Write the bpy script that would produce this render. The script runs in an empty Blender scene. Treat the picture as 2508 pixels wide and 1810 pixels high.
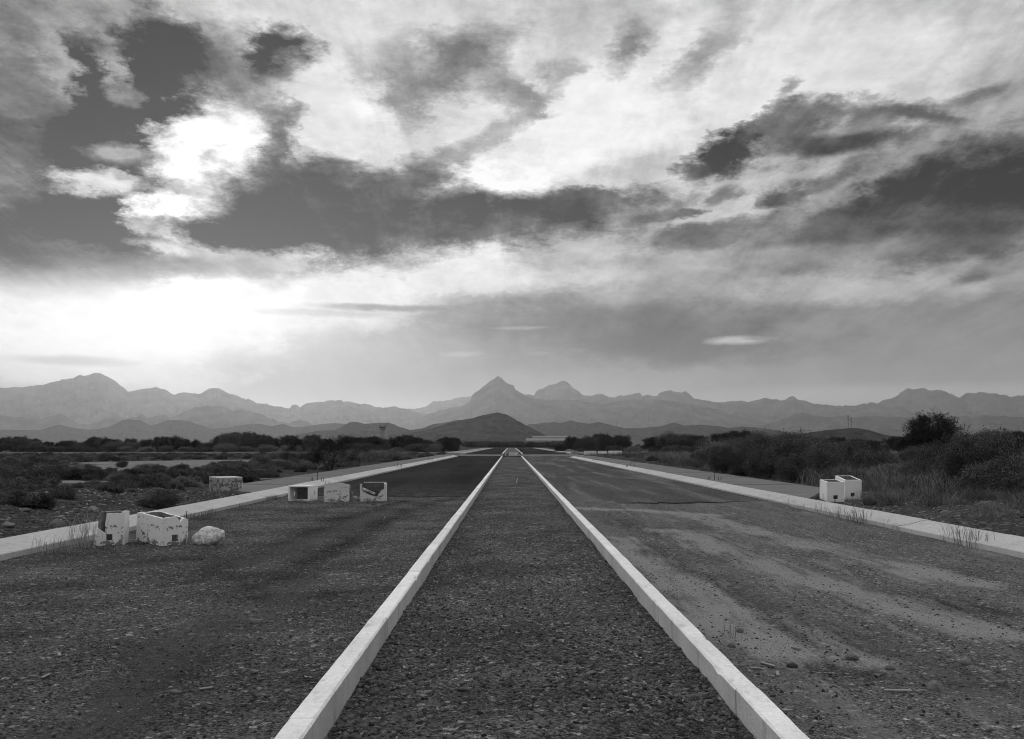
import bpy, bmesh, math, random
import numpy as np
from mathutils import Vector, Matrix, noise as mnoise
from mathutils.geometry import tessellate_polygon

random.seed(7); RNG = np.random.default_rng(11)
scene = bpy.context.scene
COL = scene.collection
R = math.radians

# ------------------------------------------------------------------ camera
F, PW, PH = 2250.0, 2508.0, 1810.0          # focal length and size of the photograph in its own pixels
HZ, VX = 1089.0, 1251.0                      # horizon row and vanishing column
PITCH = math.atan((HZ - PH / 2) / F)
YAW = math.atan((PW / 2 - VX) / F * math.cos(PITCH))
EYE = np.array([0.0, 0.0, 1.65])
cam_d = bpy.data.cameras.new('camera'); cam = bpy.data.objects.new('camera', cam_d); COL.objects.link(cam)
cam.location = EYE; cam.rotation_euler = (math.pi / 2 + PITCH, 0, -YAW)
cam_d.sensor_fit = 'HORIZONTAL'; cam_d.sensor_width = 36; cam_d.lens = 36 * F / PW
cam_d.clip_start = 0.05; cam_d.clip_end = 60000
scene.camera = cam

_f = np.array([math.sin(YAW) * math.cos(PITCH), math.cos(YAW) * math.cos(PITCH), math.sin(PITCH)])
_r = np.array([math.cos(YAW), -math.sin(YAW), 0]); _u = np.cross(_r, _f)
def ray(px, py):
    d = _f + (px - PW / 2) / F * _r - (py - PH / 2) / F * _u
    return d / np.linalg.norm(d)
def gp(px, py, z=0.0):                       # where a pixel's ray meets the level z
    d = ray(px, py); t = (z - EYE[2]) / d[2]
    return EYE + t * d
def azel(px, py):
    d = ray(px, py); return math.atan2(d[0], d[1]), math.asin(d[2])

# ------------------------------------------------------------------ world
SUN_AZ, SUN_EL = R(-18.5), R(9.5)
world = bpy.data.worlds.new('World'); scene.world = world; world.use_nodes = True
def build_sky():
    nt = world.node_tree; N = nt.nodes; L = nt.links; N.clear()
    def node(t, **kw):
        n = N.new(t)
        for k, v in kw.items(): setattr(n, k, v)
        return n
    def math_(op, a, b=None, c=None, clamp=False):
        n = node('ShaderNodeMath', operation=op, use_clamp=clamp)
        for i, v in enumerate((a, b, c)):
            if v is None: continue
            if isinstance(v, (int, float)): n.inputs[i].default_value = v
            else: L.new(v, n.inputs[i])
        return n.outputs[0]
    def vmath(op, a, b):
        n = node('ShaderNodeVectorMath', operation=op)
        for i, v in enumerate((a, b)):
            if isinstance(v, tuple): n.inputs[i].default_value = v
            else: L.new(v, n.inputs[i])
        return n.outputs[0]
    def mrange(v, a, b, c, d, kind='SMOOTHSTEP'):
        n = node('ShaderNodeMapRange', interpolation_type=kind)
        L.new(v, n.inputs[0])
        for i, q in enumerate((a, b, c, d)): n.inputs[i + 1].default_value = q
        return n.outputs[0]
    def noise(vec, scale, detail=5, rough=.55, col=False, dist=0.0):
        n = node('ShaderNodeTexNoise'); L.new(vec, n.inputs['Vector'])
        n.inputs['Scale'].default_value = scale; n.inputs['Detail'].default_value = detail
        n.inputs['Roughness'].default_value = rough; n.inputs['Distortion'].default_value = dist
        return n.outputs['Color' if col else 'Fac']
    tc = node('ShaderNodeTexCoord')
    d = vmath('NORMALIZE', tc.outputs['Generated'], (0, 0, 0))
    s = node('ShaderNodeSeparateXYZ'); L.new(d, s.inputs[0])
    az = math_('ARCTAN2', s.outputs[0], s.outputs[1]); el = math_('ARCSINE', s.outputs[2])
    cb = node('ShaderNodeCombineXYZ'); L.new(az, cb.inputs[0]); L.new(el, cb.inputs[1]); P = cb.outputs[0]
    # wind-drawn texture: the cloud deck seen in perspective
    zz = math_('ADD', math_('MAXIMUM', s.outputs[2], 0.0), 0.16)
    cq = node('ShaderNodeCombineXYZ')
    L.new(math_('DIVIDE', s.outputs[0], zz), cq.inputs[0]); L.new(math_('DIVIDE', s.outputs[1], zz), cq.inputs[1])
    mp = node('ShaderNodeMapping'); L.new(cq.outputs[0], mp.inputs['Vector'])
    mp.inputs['Rotation'].default_value = (0, 0, R(38)); mp.inputs['Scale'].default_value = (1.0, .42, 1)
    Q = mp.outputs[0]
    mp3 = node('ShaderNodeMapping'); L.new(d, mp3.inputs['Vector']); mp3.inputs['Rotation'].default_value = (0, R(14), 0); mp3.inputs['Scale'].default_value = (4.2, 4.2, 9.0)
    mp2 = node('ShaderNodeMapping'); L.new(cq.outputs[0], mp2.inputs['Vector'])
    mp2.inputs['Rotation'].default_value = (0, 0, R(52)); mp2.inputs['Scale'].default_value = (1.5, .35, 1)
    st = vmath('MULTIPLY', d, (1, 1, 2.1))
    w1 = vmath('SUBTRACT', noise(st, 5.5, 2, .55, True), (.5, .5, .5))
    w2 = vmath('SUBTRACT', noise(st, 15, 5, .70, True), (.5, .5, .5))
    wl = mrange(el, R(2), R(13), .3, 1.0)
    sc_ = node('ShaderNodeVectorMath', operation='SCALE'); L.new(w2, sc_.inputs[0]); L.new(wl, sc_.inputs['Scale']); w2 = sc_.outputs[0]
    PWp = vmath('ADD', P, vmath('MULTIPLY', w1, (.06, .03, 0)))
    PWp = vmath('ADD', PWp, vmath('MULTIPLY', w2, (.12, .055, 0)))
    PWt = vmath('ADD', P, vmath('MULTIPLY', w2, (.08, .018, 0)))
    # brightness (display scale) that rises from the horizon to the open deck overhead
    base = mrange(el, 0.0, R(28), .60, .80)
    base = math_('ADD', base, mrange(el, R(24), R(60), 0, .24))
    n1 = noise(Q, 1.7, 4, .6, dist=.4); n2 = noise(st, 9, 4, .62)
    hi = mrange(el, R(2.5), R(15), .12, 1.0)
    t = math_('MULTIPLY', math_('SUBTRACT', n1, .5), .42)
    t = math_('ADD', t, math_('MULTIPLY', math_('SUBTRACT', n2, .5), .24))
    val = math_('ADD', base, math_('MULTIPLY', t, hi))
    plain = val                                           # the open deck away from the banks
    # each cloud bank: (x, y, half-width, half-height, tilt, grey, weight) read off the photograph and stored as a direction in the sky
    def A1(l): return [(100 + x / 1.8187, 100 + y / 1.8187, a / 1.8187, b / 1.8187, t, g, w) for x, y, a, b, t, g, w in l]
    def A2(l): return [(800 + x / 1.819, 100 + y / 1.819, a / 1.819, b / 1.819, t, g, w) for x, y, a, b, t, g, w in l]
    def A3(l): return [(1600 + x / 1.8183, 100 + y / 1.8183, a / 1.8183, b / 1.8183, t, g, w) for x, y, a, b, t, g, w in l]
    banks = A2([(600, 600, 1500, 700, 0, .84, .6), (700, 1560, 2200, 150, 0, .60, .9)])
    banks += A3([(900, 1250, 1500, 260, 0, .58, .9), (1050, 1570, 700, 40, 0, .72, .5), (700, 1120, 900, 55, -2, .76, .8), (700, 160, 760, 220, 10, .93, .8)])
    banks += A2([(1150, 1290, 900, 150, -1, .47, .85), (1500, 1340, 460, 100, 0, .43, .8), (250, 1400, 700, 120, 0, .60, .6), (300, 990, 620, 90, 4, .97, .9), (700, 1045, 620, 60, 0, .90, .8), (60, 1130, 400, 110, 0, .98, .8)])
    banks += A1([(700, 1150, 800, 120, 0, .93, .8), (430, 1170, 560, 130, 0, 1.05, 1), (330, 1260, 520, 130, 0, 1.04, .95), (250, 1380, 620, 130, 0, .90, .85), (480, 1330, 420, 90, 0, .97, .8), (150, 1480, 600, 60, 0, .82, .6)])
    # upper left
    banks += A1([(60, 900, 330, 270, -4, .26, .92), (300, 300, 560, 440, 0, .44, .82), (560, 130, 190, 190, 0, .12, .95), (190, 130, 120, 140, 0, .20, .85), (400, 410, 230, 160, 0, .15, .95), (130, 400, 210, 160, 0, .17, .95), (500, 520, 80, 110, 0, .17, .8),
                 (850, 170, 230, 150, 0, .48, .8), (800, 310, 240, 80, 0, .55, .7), (1110, 70, 130, 120, 0, .15, .95), (300, 130, 70, 70, 0, .72, .8), (50, 110, 70, 140, 0, .75, .8), (380, 250, 60, 40, 0, .62, .7),
                 (740, 500, 250, 170, 12, 1.05, 1), (650, 770, 260, 120, 18, 1.03, 1), (230, 620, 150, 65, 0, 1.0, .95), (330, 500, 160, 40, 0, .85, .7), (450, 790, 150, 80, 0, 1.0, .9), (1300, 320, 260, 260, 30, .92, .8),
                 (1060, 450, 90, 150, 0, .42, .85), (540, 650, 150, 48, 8, .24, .9), (320, 600, 180, 22, -14, .42, .8), (40, 600, 110, 50, 0, .42, .8), (140, 750, 250, 100, -4, .19, .95), (80, 880, 330, 75, -5, .19, .95), (230, 965, 320, 50, -6, .38, .9), (650, 770, 250, 105, 18, 1.05, 1), (450, 790, 110, 70, 0, 1.03, 1), (230, 620, 150, 70, 0, .93, .85), (740, 500, 220, 150, 12, 1.02, 1), (560, 930, 180, 20, -6, .95, .8),
                 (100, 1075, 300, 100, 4, .17, .97), (-200, 300, 230, 420, 0, .40, .7), (330, 1010, 200, 40, 0, .40, .8), (250, 850, 260, 12, -7, .60, .6), (200, 985, 240, 11, -7, .66, .6), (500, 905, 300, 13, -6, .9, .5)])
    banks += A1([(1180, 760, 400, 200, 4, .19, .97), (1000, 870, 500, 62, -3, .20, .9), (1180, 620, 230, 60, 0, .40, .8), (640, 1000, 330, 42, -4, .46, .85), (980, 1020, 330, 60, 0, .62, .7), (780, 930, 200, 18, -4, .95, .6), (1050, 830, 170, 26, -4, .48, .5),
                 (1260, 1215, 260, 16, 0, .60, .8), (1420, 1188, 150, 16, 0, .58, .8), (150, 1425, 210, 20, 0, .62, .8), (300, 1420, 60, 22, 0, .60, .6), (640, 1425, 260, 16, 0, .85, .5)])
    # centre
    banks += A2([(1150, 330, 640, 260, 26, .97, .95), (850, 600, 420, 75, 10, 1.0, .95), (560, 110, 300, 120, 22, .42, .85), (350, 300, 100, 90, 0, .50, .75), (300, 120, 200, 100, 0, .60, .6), (820, 210, 120, 80, -30, .52, .75), (480, 430, 330, 60, 24, .86, .7),
                 (800, 380, 170, 40, 30, .62, .7), (560, 540, 200, 60, 24, .55, .75), (60, 560, 80, 26, 0, .42, .8), (180, 790, 440, 190, 0, .31, .95), (320, 640, 200, 110, 25, .36, .85), (900, 775, 520, 105, 4, .30, .95), (1250, 705, 330, 50, 2, .38, .85),
                 (600, 860, 500, 60, 4, .36, .8), (1340, 20, 150, 80, 35, .55, .8), (1050, 150, 100, 70, 30, .66, .7), (930, 290, 90, 30, 32, .62, .7), (1500, 790, 140, 18, 8, .42, .7), (1590, 770, 70, 16, 8, .38, .7), (1600, 880, 170, 50, 4, .40, .85), (1300, 930, 420, 50, 6, .74, .6), (1250, 1070, 260, 26, 0, .62, .6),
                 (250, 1190, 300, 19, 0, .50, .8), (700, 1240, 320, 26, 0, .56, .6), (600, 1395, 85, 11, 3, .68, .8), (860, 1278, 120, 9, 0, .66, .7), (960, 1395, 50, 8, 0, .62, .7), (450, 1140, 180, 14, 4, .80, .5), (700, 1160, 120, 20, 8, .70, .6)])
    # right
    banks += A3([(1300, 500, 420, 90, 14, .66, .8), (1330, 690, 560, 220, 4, .30, .95), (1050, 860, 620, 130, 0, .40, .85), (620, 530, 330, 70, 16, .72, .85), (1000, 570, 360, 46, 22, .66, .75), (380, 470, 230, 72, 32, .28, .97), (230, 570, 110, 36, 10, .38, .85), (620, 390, 160, 110, 10, .40, .85), (660, 330, 170, 50, 0, .50, .7),
                 (850, 450, 260, 42, 4, .36, .85), (1000, 320, 240, 50, -10, .46, .8), (1180, 330, 140, 36, -14, .42, .8), (900, 380, 120, 24, 10, .62, .7), (570, 712, 110, 46, 4, .36, .85), (310, 690, 80, 30, 14, .46, .8), (750, 640, 120, 36, 20, .42, .8), (170, 855, 260, 50, 6, .44, .8), (40, 780, 150, 18, 6, .44, .8), (140, 765, 60, 16, 6, .42, .8),
                 (200, 60, 200, 70, 36, .62, .75), (590, 205, 60, 20, 30, .55, .7), (690, 170, 60, 26, 30, .56, .6), (1430, 240, 130, 22, 8, .50, .8), (1300, 300, 200, 30, 20, .62, .6), (900, 930, 700, 40, 2, .56, .6), (400, 970, 600, 40, 0, .66, .6), (380, 1335, 120, 19, -4, .74, .9), (500, 1325, 80, 10, -4, .58, .8), (1340, 1280, 300, 12, 2, .66, .5), (1420, 1050, 90, 24, 6, .46, .8)])
    ne = math_('MULTIPLY', math_('SUBTRACT', noise(mp3.outputs[0], 2.4, 7, .68), .5), 2.1)
    turned = {}
    def turn(key, src, rot):                              # the same directions turned to a bank's tilt (shared by all banks of that tilt)
        if (key, rot) not in turned:
            m = node('ShaderNodeMapping', vector_type='POINT'); L.new(src, m.inputs['Vector']); m.inputs['Rotation'].default_value = (0, 0, R(-rot)); turned[key, rot] = m.outputs[0]
        return turned[key, rot]
    edge = math_('ADD', ne, 1.62)                         # ragged edge shared by every bank
    for (x, y, a, b, rot, g_, w_) in banks:
        if w_ <= .6 and a * b < 2500: continue
        A, E_ = azel(x, y); rot = round(rot / 8) * 8; c_, s_ = math.cos(R(-rot)), math.sin(R(-rot)); sa, sb = F / (a * 1.45), F / (b * 1.45)
        ma = node('ShaderNodeVectorMath', operation='MULTIPLY_ADD'); L.new(turn('t' if b < 24 else 'p', PWt if b < 24 else PWp, rot), ma.inputs[0])
        ma.inputs[1].default_value = (sa, sb, 0); ma.inputs[2].default_value = (-(A * c_ - E_ * s_) * sa, -(A * s_ + E_ * c_) * sb, 0)
        ln = node('ShaderNodeVectorMath', operation='LENGTH'); L.new(ma.outputs[0], ln.inputs[0])
        t_ = math_('MULTIPLY_ADD', ln.outputs['Value'], -1.75, edge, clamp=True)
        if w_ < .9: t_ = math_('MULTIPLY', t_, w_)
        mx = node('ShaderNodeMix', data_type='FLOAT'); L.new(t_, mx.inputs[0]); L.new(val, mx.inputs[2]); mx.inputs[3].default_value = g_
        val = mx.outputs[0]
    # the veiled sun: a smooth glow low in the sky that swallows the clouds in front of it
    for (x, y, a, b, g_, w_) in ((330, 762, 620, 130, 1.03, .95), (420, 800, 900, 210, .97, .55)):
        A, E_ = azel(x, y); ma = node('ShaderNodeVectorMath', operation='MULTIPLY_ADD'); L.new(PWt, ma.inputs[0])
        ma.inputs[1].default_value = (F / a, F / b, 0); ma.inputs[2].default_value = (-A * F / a, -E_ * F / b, 0)
        ln = node('ShaderNodeVectorMath', operation='LENGTH'); L.new(ma.outputs[0], ln.inputs[0])
        mx = node('ShaderNodeMix', data_type='FLOAT'); L.new(mrange(ln.outputs['Value'], 1.0, .1, 0, w_), mx.inputs[0]); L.new(val, mx.inputs[2]); mx.inputs[3].default_value = g_
        val = mx.outputs[0]
    # fibrous detail drawn out by the wind, strongest in the half tones
    n4 = noise(mp2.outputs[0], 3.2, 6, .66, dist=.6); n5 = noise(st, 24, 5, .68)
    d4 = math_('ADD', math_('MULTIPLY', math_('SUBTRACT', n4, .5), 1.6), math_('MULTIPLY', math_('SUBTRACT', n5, .5), 1.2))
    sky = node('ShaderNodeTexSky', sky_type='NISHITA', sun_disc=False)
    sky.sun_elevation = SUN_EL; sky.sun_rotation = SUN_AZ; sky.dust_density = 2.0
    bw = node('ShaderNodeRGBToBW'); L.new(sky.outputs[0], bw.inputs[0])
    air = math_('MULTIPLY', math_('MINIMUM', bw.outputs[0], 12.0), .01)
    def finish(v):
        tone = math_('MULTIPLY', math_('SUBTRACT', 1.12, v), v)
        v = math_('ADD', v, math_('MULTIPLY', math_('MULTIPLY', d4, tone), hi))
        v = math_('MAXIMUM', math_('MINIMUM', v, 1.0), .12)
        lin = math_('MAXIMUM', math_('SUBTRACT', math_('MULTIPLY', math_('POWER', v, 2.3), 1.09), .07), .004)
        bg = node('ShaderNodeBackground'); L.new(math_('ADD', math_('MULTIPLY', lin, 9.6), air), bg.inputs['Color']); bg.inputs['Strength'].default_value = .1
        return bg.outputs[0]
    # the banks all lie in one quarter of the sky; elsewhere the same sum without them is taken (saves time, changes nothing)
    inq = math_('MULTIPLY', math_('LESS_THAN', math_('ABSOLUTE', az), .97), math_('LESS_THAN', el, .68))
    ms = node('ShaderNodeMixShader'); L.new(inq, ms.inputs[0]); L.new(finish(plain), ms.inputs[1]); L.new(finish(val), ms.inputs[2])
    out = node('ShaderNodeOutputWorld'); L.new(ms.outputs[0], out.inputs['Surface'])
    world.cycles.sampling_method = 'MANUAL'; world.cycles.sample_map_resolution = 256
build_sky()
sun_d = bpy.data.lights.new('sun', 'SUN'); sun = bpy.data.objects.new('sun', sun_d); COL.objects.link(sun)
sun_d.energy = 1.5; sun_d.angle = R(14); sun_d.color = (1, 1, 1)
_sd = Vector((math.sin(SUN_AZ) * math.cos(SUN_EL), math.cos(SUN_AZ) * math.cos(SUN_EL), math.sin(SUN_EL)))
sun.rotation_euler = _sd.to_track_quat('Z', 'Y').to_euler()

vs = scene.view_settings
vs.view_transform = 'Standard'; vs.look = 'None'; vs.exposure = 0.0; vs.gamma = 1.0; vs.use_curve_mapping = False
cy = scene.cycles
cy.use_denoising = True
try: cy.denoiser = 'OPENIMAGEDENOISE'
except Exception: pass
cy.max_bounces = 4; cy.diffuse_bounces = 2; cy.glossy_bounces = 2; cy.transmission_bounces = 1; cy.volume_bounces = 0
cy.sample_clamp_indirect = 4.0
cy.use_light_tree = False
cy.use_adaptive_sampling = True; cy.adaptive_threshold = .02; cy.adaptive_min_samples = 24
cy.filter_width = 1.05

# ------------------------------------------------------------------ helpers
def link(o, parent=None):
    COL.objects.link(o)
    if parent is not None: o.parent = parent
    return o
def tag(o, label=None, cat=None, group=None, kind=None):
    if label: o['label'] = label
    if cat: o['category'] = cat
    if group: o['group'] = group
    if kind: o['kind'] = kind
    return o
def empty(name, loc=(0, 0, 0), rz=0.0, scale=1.0):
    o = bpy.data.objects.new(name, None); link(o)
    o.location = loc; o.rotation_euler = (0, 0, rz); o.scale = (scale,) * 3; o.empty_display_size = .1
    return o
def mesh_np(name, verts, faces, smooth=False):
    """verts (n,3); faces (m,k) with k = 3 or 4"""
    verts = np.asarray(verts, np.float32); faces = np.asarray(faces, np.int32)
    me = bpy.data.meshes.new(name); k = faces.shape[1]; m = len(faces)
    me.vertices.add(len(verts)); me.vertices.foreach_set('co', verts.ravel())
    me.loops.add(m * k); me.loops.foreach_set('vertex_index', faces.ravel())
    me.polygons.add(m); me.polygons.foreach_set('loop_start', np.arange(0, m * k, k, dtype=np.int32))
    me.polygons.foreach_set('loop_total', np.full(m, k, np.int32))
    me.polygons.foreach_set('use_smooth', np.full(m, smooth, bool))
    me.update(calc_edges=True); return me
def obj(name, me, mat, parent=None):
    if mat is not None and not me.materials: me.materials.append(mat)
    return link(bpy.data.objects.new(name, me), parent)
def grid_faces(nu, nv):
    i = np.arange(nu - 1)[:, None] * nv + np.arange(nv - 1)[None, :]
    return np.stack([i, i + nv, i + nv + 1, i + 1], -1).reshape(-1, 4)
def bm_obj(name, bm, mat, parent=None, smooth=False):
    bmesh.ops.recalc_face_normals(bm, faces=bm.faces)
    me = bpy.data.meshes.new(name); bm.to_mesh(me); bm.free()
    if smooth:
        for p in me.polygons: p.use_smooth = True
    return obj(name, me, mat, parent)
def box_bm(x0, x1, y0, y1, z0, z1, bm=None, bev=0.0):
    bm2 = bmesh.new()
    vs_ = [bm2.verts.new((x, y, z)) for x in (x0, x1) for y in (y0, y1) for z in (z0, z1)]
    for f in ((0, 1, 3, 2), (4, 6, 7, 5), (0, 4, 5, 1), (2, 3, 7, 6), (0, 2, 6, 4), (1, 5, 7, 3)):
        bm2.faces.new([vs_[i] for i in f])
    if bev: bmesh.ops.bevel(bm2, geom=bm2.edges[:], offset=bev, segments=1, affect='EDGES')
    if bm is None: return bm2
    me = bpy.data.meshes.new('t'); bm2.to_mesh(me); bm.from_mesh(me); bpy.data.meshes.remove(me); bm2.free()
    return bm

_perm = np.random.default_rng(3).integers(0, 2**31, 4096)
def _h(ix, iy, seed):
    return (_perm[(ix * 73 + _perm[(iy * 31 + seed * 17) & 4095]) & 4095] & 0xffff) / 65535.0
def vnoise(x, y, seed=0):
    x = np.asarray(x, float); y = np.asarray(y, float)
    ix = np.floor(x).astype(np.int64); iy = np.floor(y).astype(np.int64); fx = x - ix; fy = y - iy
    fx = fx * fx * (3 - 2 * fx); fy = fy * fy * (3 - 2 * fy)
    a = _h(ix, iy, seed); b = _h(ix + 1, iy, seed); c = _h(ix, iy + 1, seed); d = _h(ix + 1, iy + 1, seed)
    return (a + (b - a) * fx) + ((c + (d - c) * fx) - (a + (b - a) * fx)) * fy
def fbm(x, y, oct=4, seed=0, gain=.5):
    v = 0; a = 1; s = 0
    for o in range(oct):
        v = v + a * (vnoise(x * 2**o + 7.3 * o, y * 2**o - 3.1 * o, seed + o) - .5); s += a; a *= gain
    return v / s
def sstep(a, b, x):
    t = np.clip((x - a) / (b - a), 0, 1); return t * t * (3 - 2 * t)

# ------------------------------------------------------------------ materials (all greys: the photograph is black and white)
class MB:
    def __init__(s, name):
        s.m = bpy.data.materials.new(name); s.m.use_nodes = True; s.nt = s.m.node_tree
        s.b = s.nt.nodes['Principled BSDF']; s.b.inputs['Roughness'].default_value = .9
        s.b.inputs['Specular IOR Level'].default_value = 0.0; s.b.inputs['Roughness'].default_value = 1.0
        tc = s.nt.nodes.new('ShaderNodeTexCoord'); s.P = tc.outputs['Object']
    def node(s, t, **kw):
        n = s.nt.nodes.new(t)
        for k, v in kw.items(): setattr(n, k, v)
        return n
    def L(s, a, b): s.nt.links.new(a, b)
    def map(s, scale, rot=0, loc=(0, 0, 0), vec=None):
        n = s.node('ShaderNodeMapping'); s.L(vec or s.P, n.inputs['Vector'])
        n.inputs['Scale'].default_value = scale; n.inputs['Rotation'].default_value = (0, 0, rot); n.inputs['Location'].default_value = loc
        return n.outputs[0]
    def noise(s, scale, detail=4, rough=.55, vec=None, dist=0):
        n = s.node('ShaderNodeTexNoise'); s.L(vec or s.P, n.inputs['Vector'])
        n.inputs['Scale'].default_value = scale; n.inputs['Detail'].default_value = detail
        n.inputs['Roughness'].default_value = rough; n.inputs['Distortion'].default_value = dist
        return n.outputs['Fac']
    def voro(s, scale, out='Color', vec=None):
        n = s.node('ShaderNodeTexVoronoi'); s.L(vec or s.P, n.inputs['Vector']); n.inputs['Scale'].default_value = scale
        if out == 'Color':
            g = s.node('ShaderNodeSeparateColor'); s.L(n.outputs['Color'], g.inputs[0]); return g.outputs[0]
        return n.outputs['Distance']
    def rng(s, v, a, b, c, d, kind='LINEAR'):
        n = s.node('ShaderNodeMapRange', interpolation_type=kind); s.L(v, n.inputs[0])
        for i, q in enumerate((a, b, c, d)): n.inputs[i + 1].default_value = q
        return n.outputs[0]
    def math(s, op, a, b):
        n = s.node('ShaderNodeMath', operation=op)
        for i, v in enumerate((a, b)):
            if isinstance(v, (int, float)): n.inputs[i].default_value = v
            else: s.L(v, n.inputs[i])
        return n.outputs[0]
    def mix(s, fac, a, b):
        n = s.node('ShaderNodeMix', data_type='FLOAT')
        for i, v in zip((0, 2, 3), (fac, a, b)):
            if isinstance(v, (int, float)): n.inputs[i].default_value = v
            else: s.L(v, n.inputs[i])
        return n.outputs[0]
    def attr(s, name):
        n = s.node('ShaderNodeAttribute', attribute_name=name); return n.outputs['Fac']
    def rand(s):
        return s.node('ShaderNodeObjectInfo').outputs['Random']
    def color(s, v):
        c = s.node('ShaderNodeCombineColor')
        for i in range(3): s.L(v, c.inputs[i])
        s.L(c.outputs[0], s.b.inputs['Base Color']); return s
    def bump(s, h, dist, strength=1.0):
        n = s.node('ShaderNodeBump'); s.L(h, n.inputs['Height']); n.inputs['Distance'].default_value = dist; n.inputs['Strength'].default_value = strength
        s.L(n.outputs[0], s.b.inputs['Normal']); return s
def speckled(m, lo, hi, big, fine=70, amount=.75):
    """gravelly dirt: broad patches, grain and small stones of different grey"""
    a = m.rng(m.noise(big, 5, .6), .3, .7, lo, hi)
    st = m.rng(m.voro(fine), 0, 1, 1.05 - amount, 1 + amount * 1.1)
    g = m.rng(m.noise(fine * 3.2, 3, .7), .3, .7, .7, 1.3)
    stones = m.rng(m.voro(fine * .4), .88, 1, 1, 2.8)
    return m.math('MULTIPLY', m.math('MULTIPLY', m.math('MULTIPLY', a, st), g), stones)
def mat_gravel(name, lo, hi, fine=75, extra=None, bump=.012):
    m = MB(name); v = speckled(m, lo, hi, .7, fine)
    if extra: v = extra(m, v)
    m.color(v)
    h = m.math('ADD', m.voro(fine, 'D'), m.math('MULTIPLY', m.noise(28, 5, .65), 1.6))
    m.bump(h, bump * 1.5, 1.0); return m.m
def mat_plain(name, lo, hi, scale=3, rough=.9, bump=0.0, vec=None):
    m = MB(name); v = m.rng(m.noise(scale, 6, .62), .3, .7, lo, hi)
    m.color(v); m.b.inputs['Roughness'].default_value = rough
    if bump: m.bump(m.noise(scale * 9, 5, .6), bump)
    return m.m
M = {}
def left_extra(m, v):
    tr = m.attr('track'); return m.mix(tr, v, m.math('MULTIPLY', v, .42))
def left2(m, v):
    v = left_extra(m, v); return m.mix(m.attr('dust'), v, m.rng(m.noise(40, 4, .6), .3, .7, .085, .12))
M['dirt_left'] = mat_gravel('gravelly_dirt', .055, .150, 60, left2, .02)
M['median'] = mat_gravel('median_gravel', .055, .150, 52, lambda m, v: m.mix(m.attr('dust'), v, m.rng(m.noise(50, 4, .6), .3, .7, .075, .11)), .02)
def right_extra(m, v):                                  # dust swept into pale diagonal drifts
    st = m.noise(1.0, 7, .64, m.map((1.3, .14, 1), R(14)), .4)
    d = m.rng(st, .47, .62, 0, .9, 'SMOOTHSTEP')
    br = m.rng(m.noise(9, 5, .7), .36, .6, 0, 1)
    d = m.math('MULTIPLY', d, br)
    v = m.mix(d, v, m.rng(m.noise(60, 4, .7), .3, .7, .16, .27))
    v = m.mix(m.attr('track'), v, m.math('MULTIPLY', v, .45))
    rg = m.math('ADD', m.math('MULTIPLY', m.noise(3.0, 8, .72, m.map((1.1, .15, 1), R(20)), .4), .9), m.math('MULTIPLY', m.attr('dust'), .30))
    k = m.math('MULTIPLY', m.rng(rg, .49, .68, 0, .95), m.rng(m.noise(45, 4, .7), .30, .5, .35, 1))
    return m.mix(k, v, m.rng(m.noise(60, 4, .7), .3, .7, .22, .44))
M['dirt_right'] = mat_gravel('dusty_dirt', .108, .152, 70, right_extra, .016)
def asphalt(name, lo, hi, dusty):
    m = MB(name); v = speckled(m, lo, hi, .25, 90, .45)
    if dusty:
        st = m.noise(1.0, 6, .62, m.map((.9, .06, 1), R(-3)), .3)
        d = m.math('MULTIPLY', m.rng(st, .47, .66, 0, .85, 'SMOOTHSTEP'), m.rng(m.noise(5, 5, .7), .34, .6, 0, 1))
        v = m.mix(d, v, m.rng(m.noise(40, 3, .7), .3, .7, .15, .24))
    else:
        v = m.math('MULTIPLY', v, m.rng(m.noise(1, 4, .5, m.map((.5, .03, 1))), .35, .65, .8, 1.2))
        sp = m.node('ShaderNodeSeparateXYZ'); m.L(m.P, sp.inputs[0])          # dirt trodden over the near end of the slab
        dd = m.math('MULTIPLY', m.rng(sp.outputs[1], 29.5, 40, 1, 0), m.rng(m.noise(2.5, 6, .7, m.map((1, .35, 1))), .38, .62, 0, 1))
        v = m.mix(dd, v, m.rng(m.noise(30, 4, .7), .3, .7, .05, .09))
    m.color(v); m.bump(m.noise(160, 3, .6), .004); return m.m
M['asphalt'] = asphalt('asphalt', .026, .034, False)
M['asphalt_dusty'] = asphalt('dusty_asphalt', .056, .08, True)
def concrete(name, lo, hi, stain=.35, pits=True):
    m = MB(name)
    v = m.rng(m.noise(1.3, 6, .6), .3, .7, lo, hi)
    v = m.math('MULTIPLY', v, m.rng(m.rand(), 0, 1, .93, 1.06))
    v = m.math('MULTIPLY', v, m.rng(m.noise(26, 6, .7), .25, .75, .80, 1.12))
    v = m.math('MULTIPLY', v, m.rng(m.noise(1, 5, .6, m.map((14, 5, 1.2))), .56, .75, 1, 1 - stain))
    if pits: v = m.math('MULTIPLY', v, m.rng(m.voro(55, 'D'), .04, .1, .75, 1))
    m.color(v); m.bump(m.noise(60, 5, .65), .006); m.b.inputs['Roughness'].default_value = .85; return m.m
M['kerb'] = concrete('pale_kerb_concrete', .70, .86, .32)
M['kerb_side'] = concrete('shaded_kerb_concrete', .42, .56, .5)  # kerb sides: shade painted in as a darker tone, plus stain streaks
M['rolled'] = concrete('rolled_kerb_concrete', .42, .52, .35)
M['walk'] = concrete('pavement_concrete', .16, .20, .15, False)
M['walk_far'] = concrete('pale_slab_concrete', .20, .27, .2, False)
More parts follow.
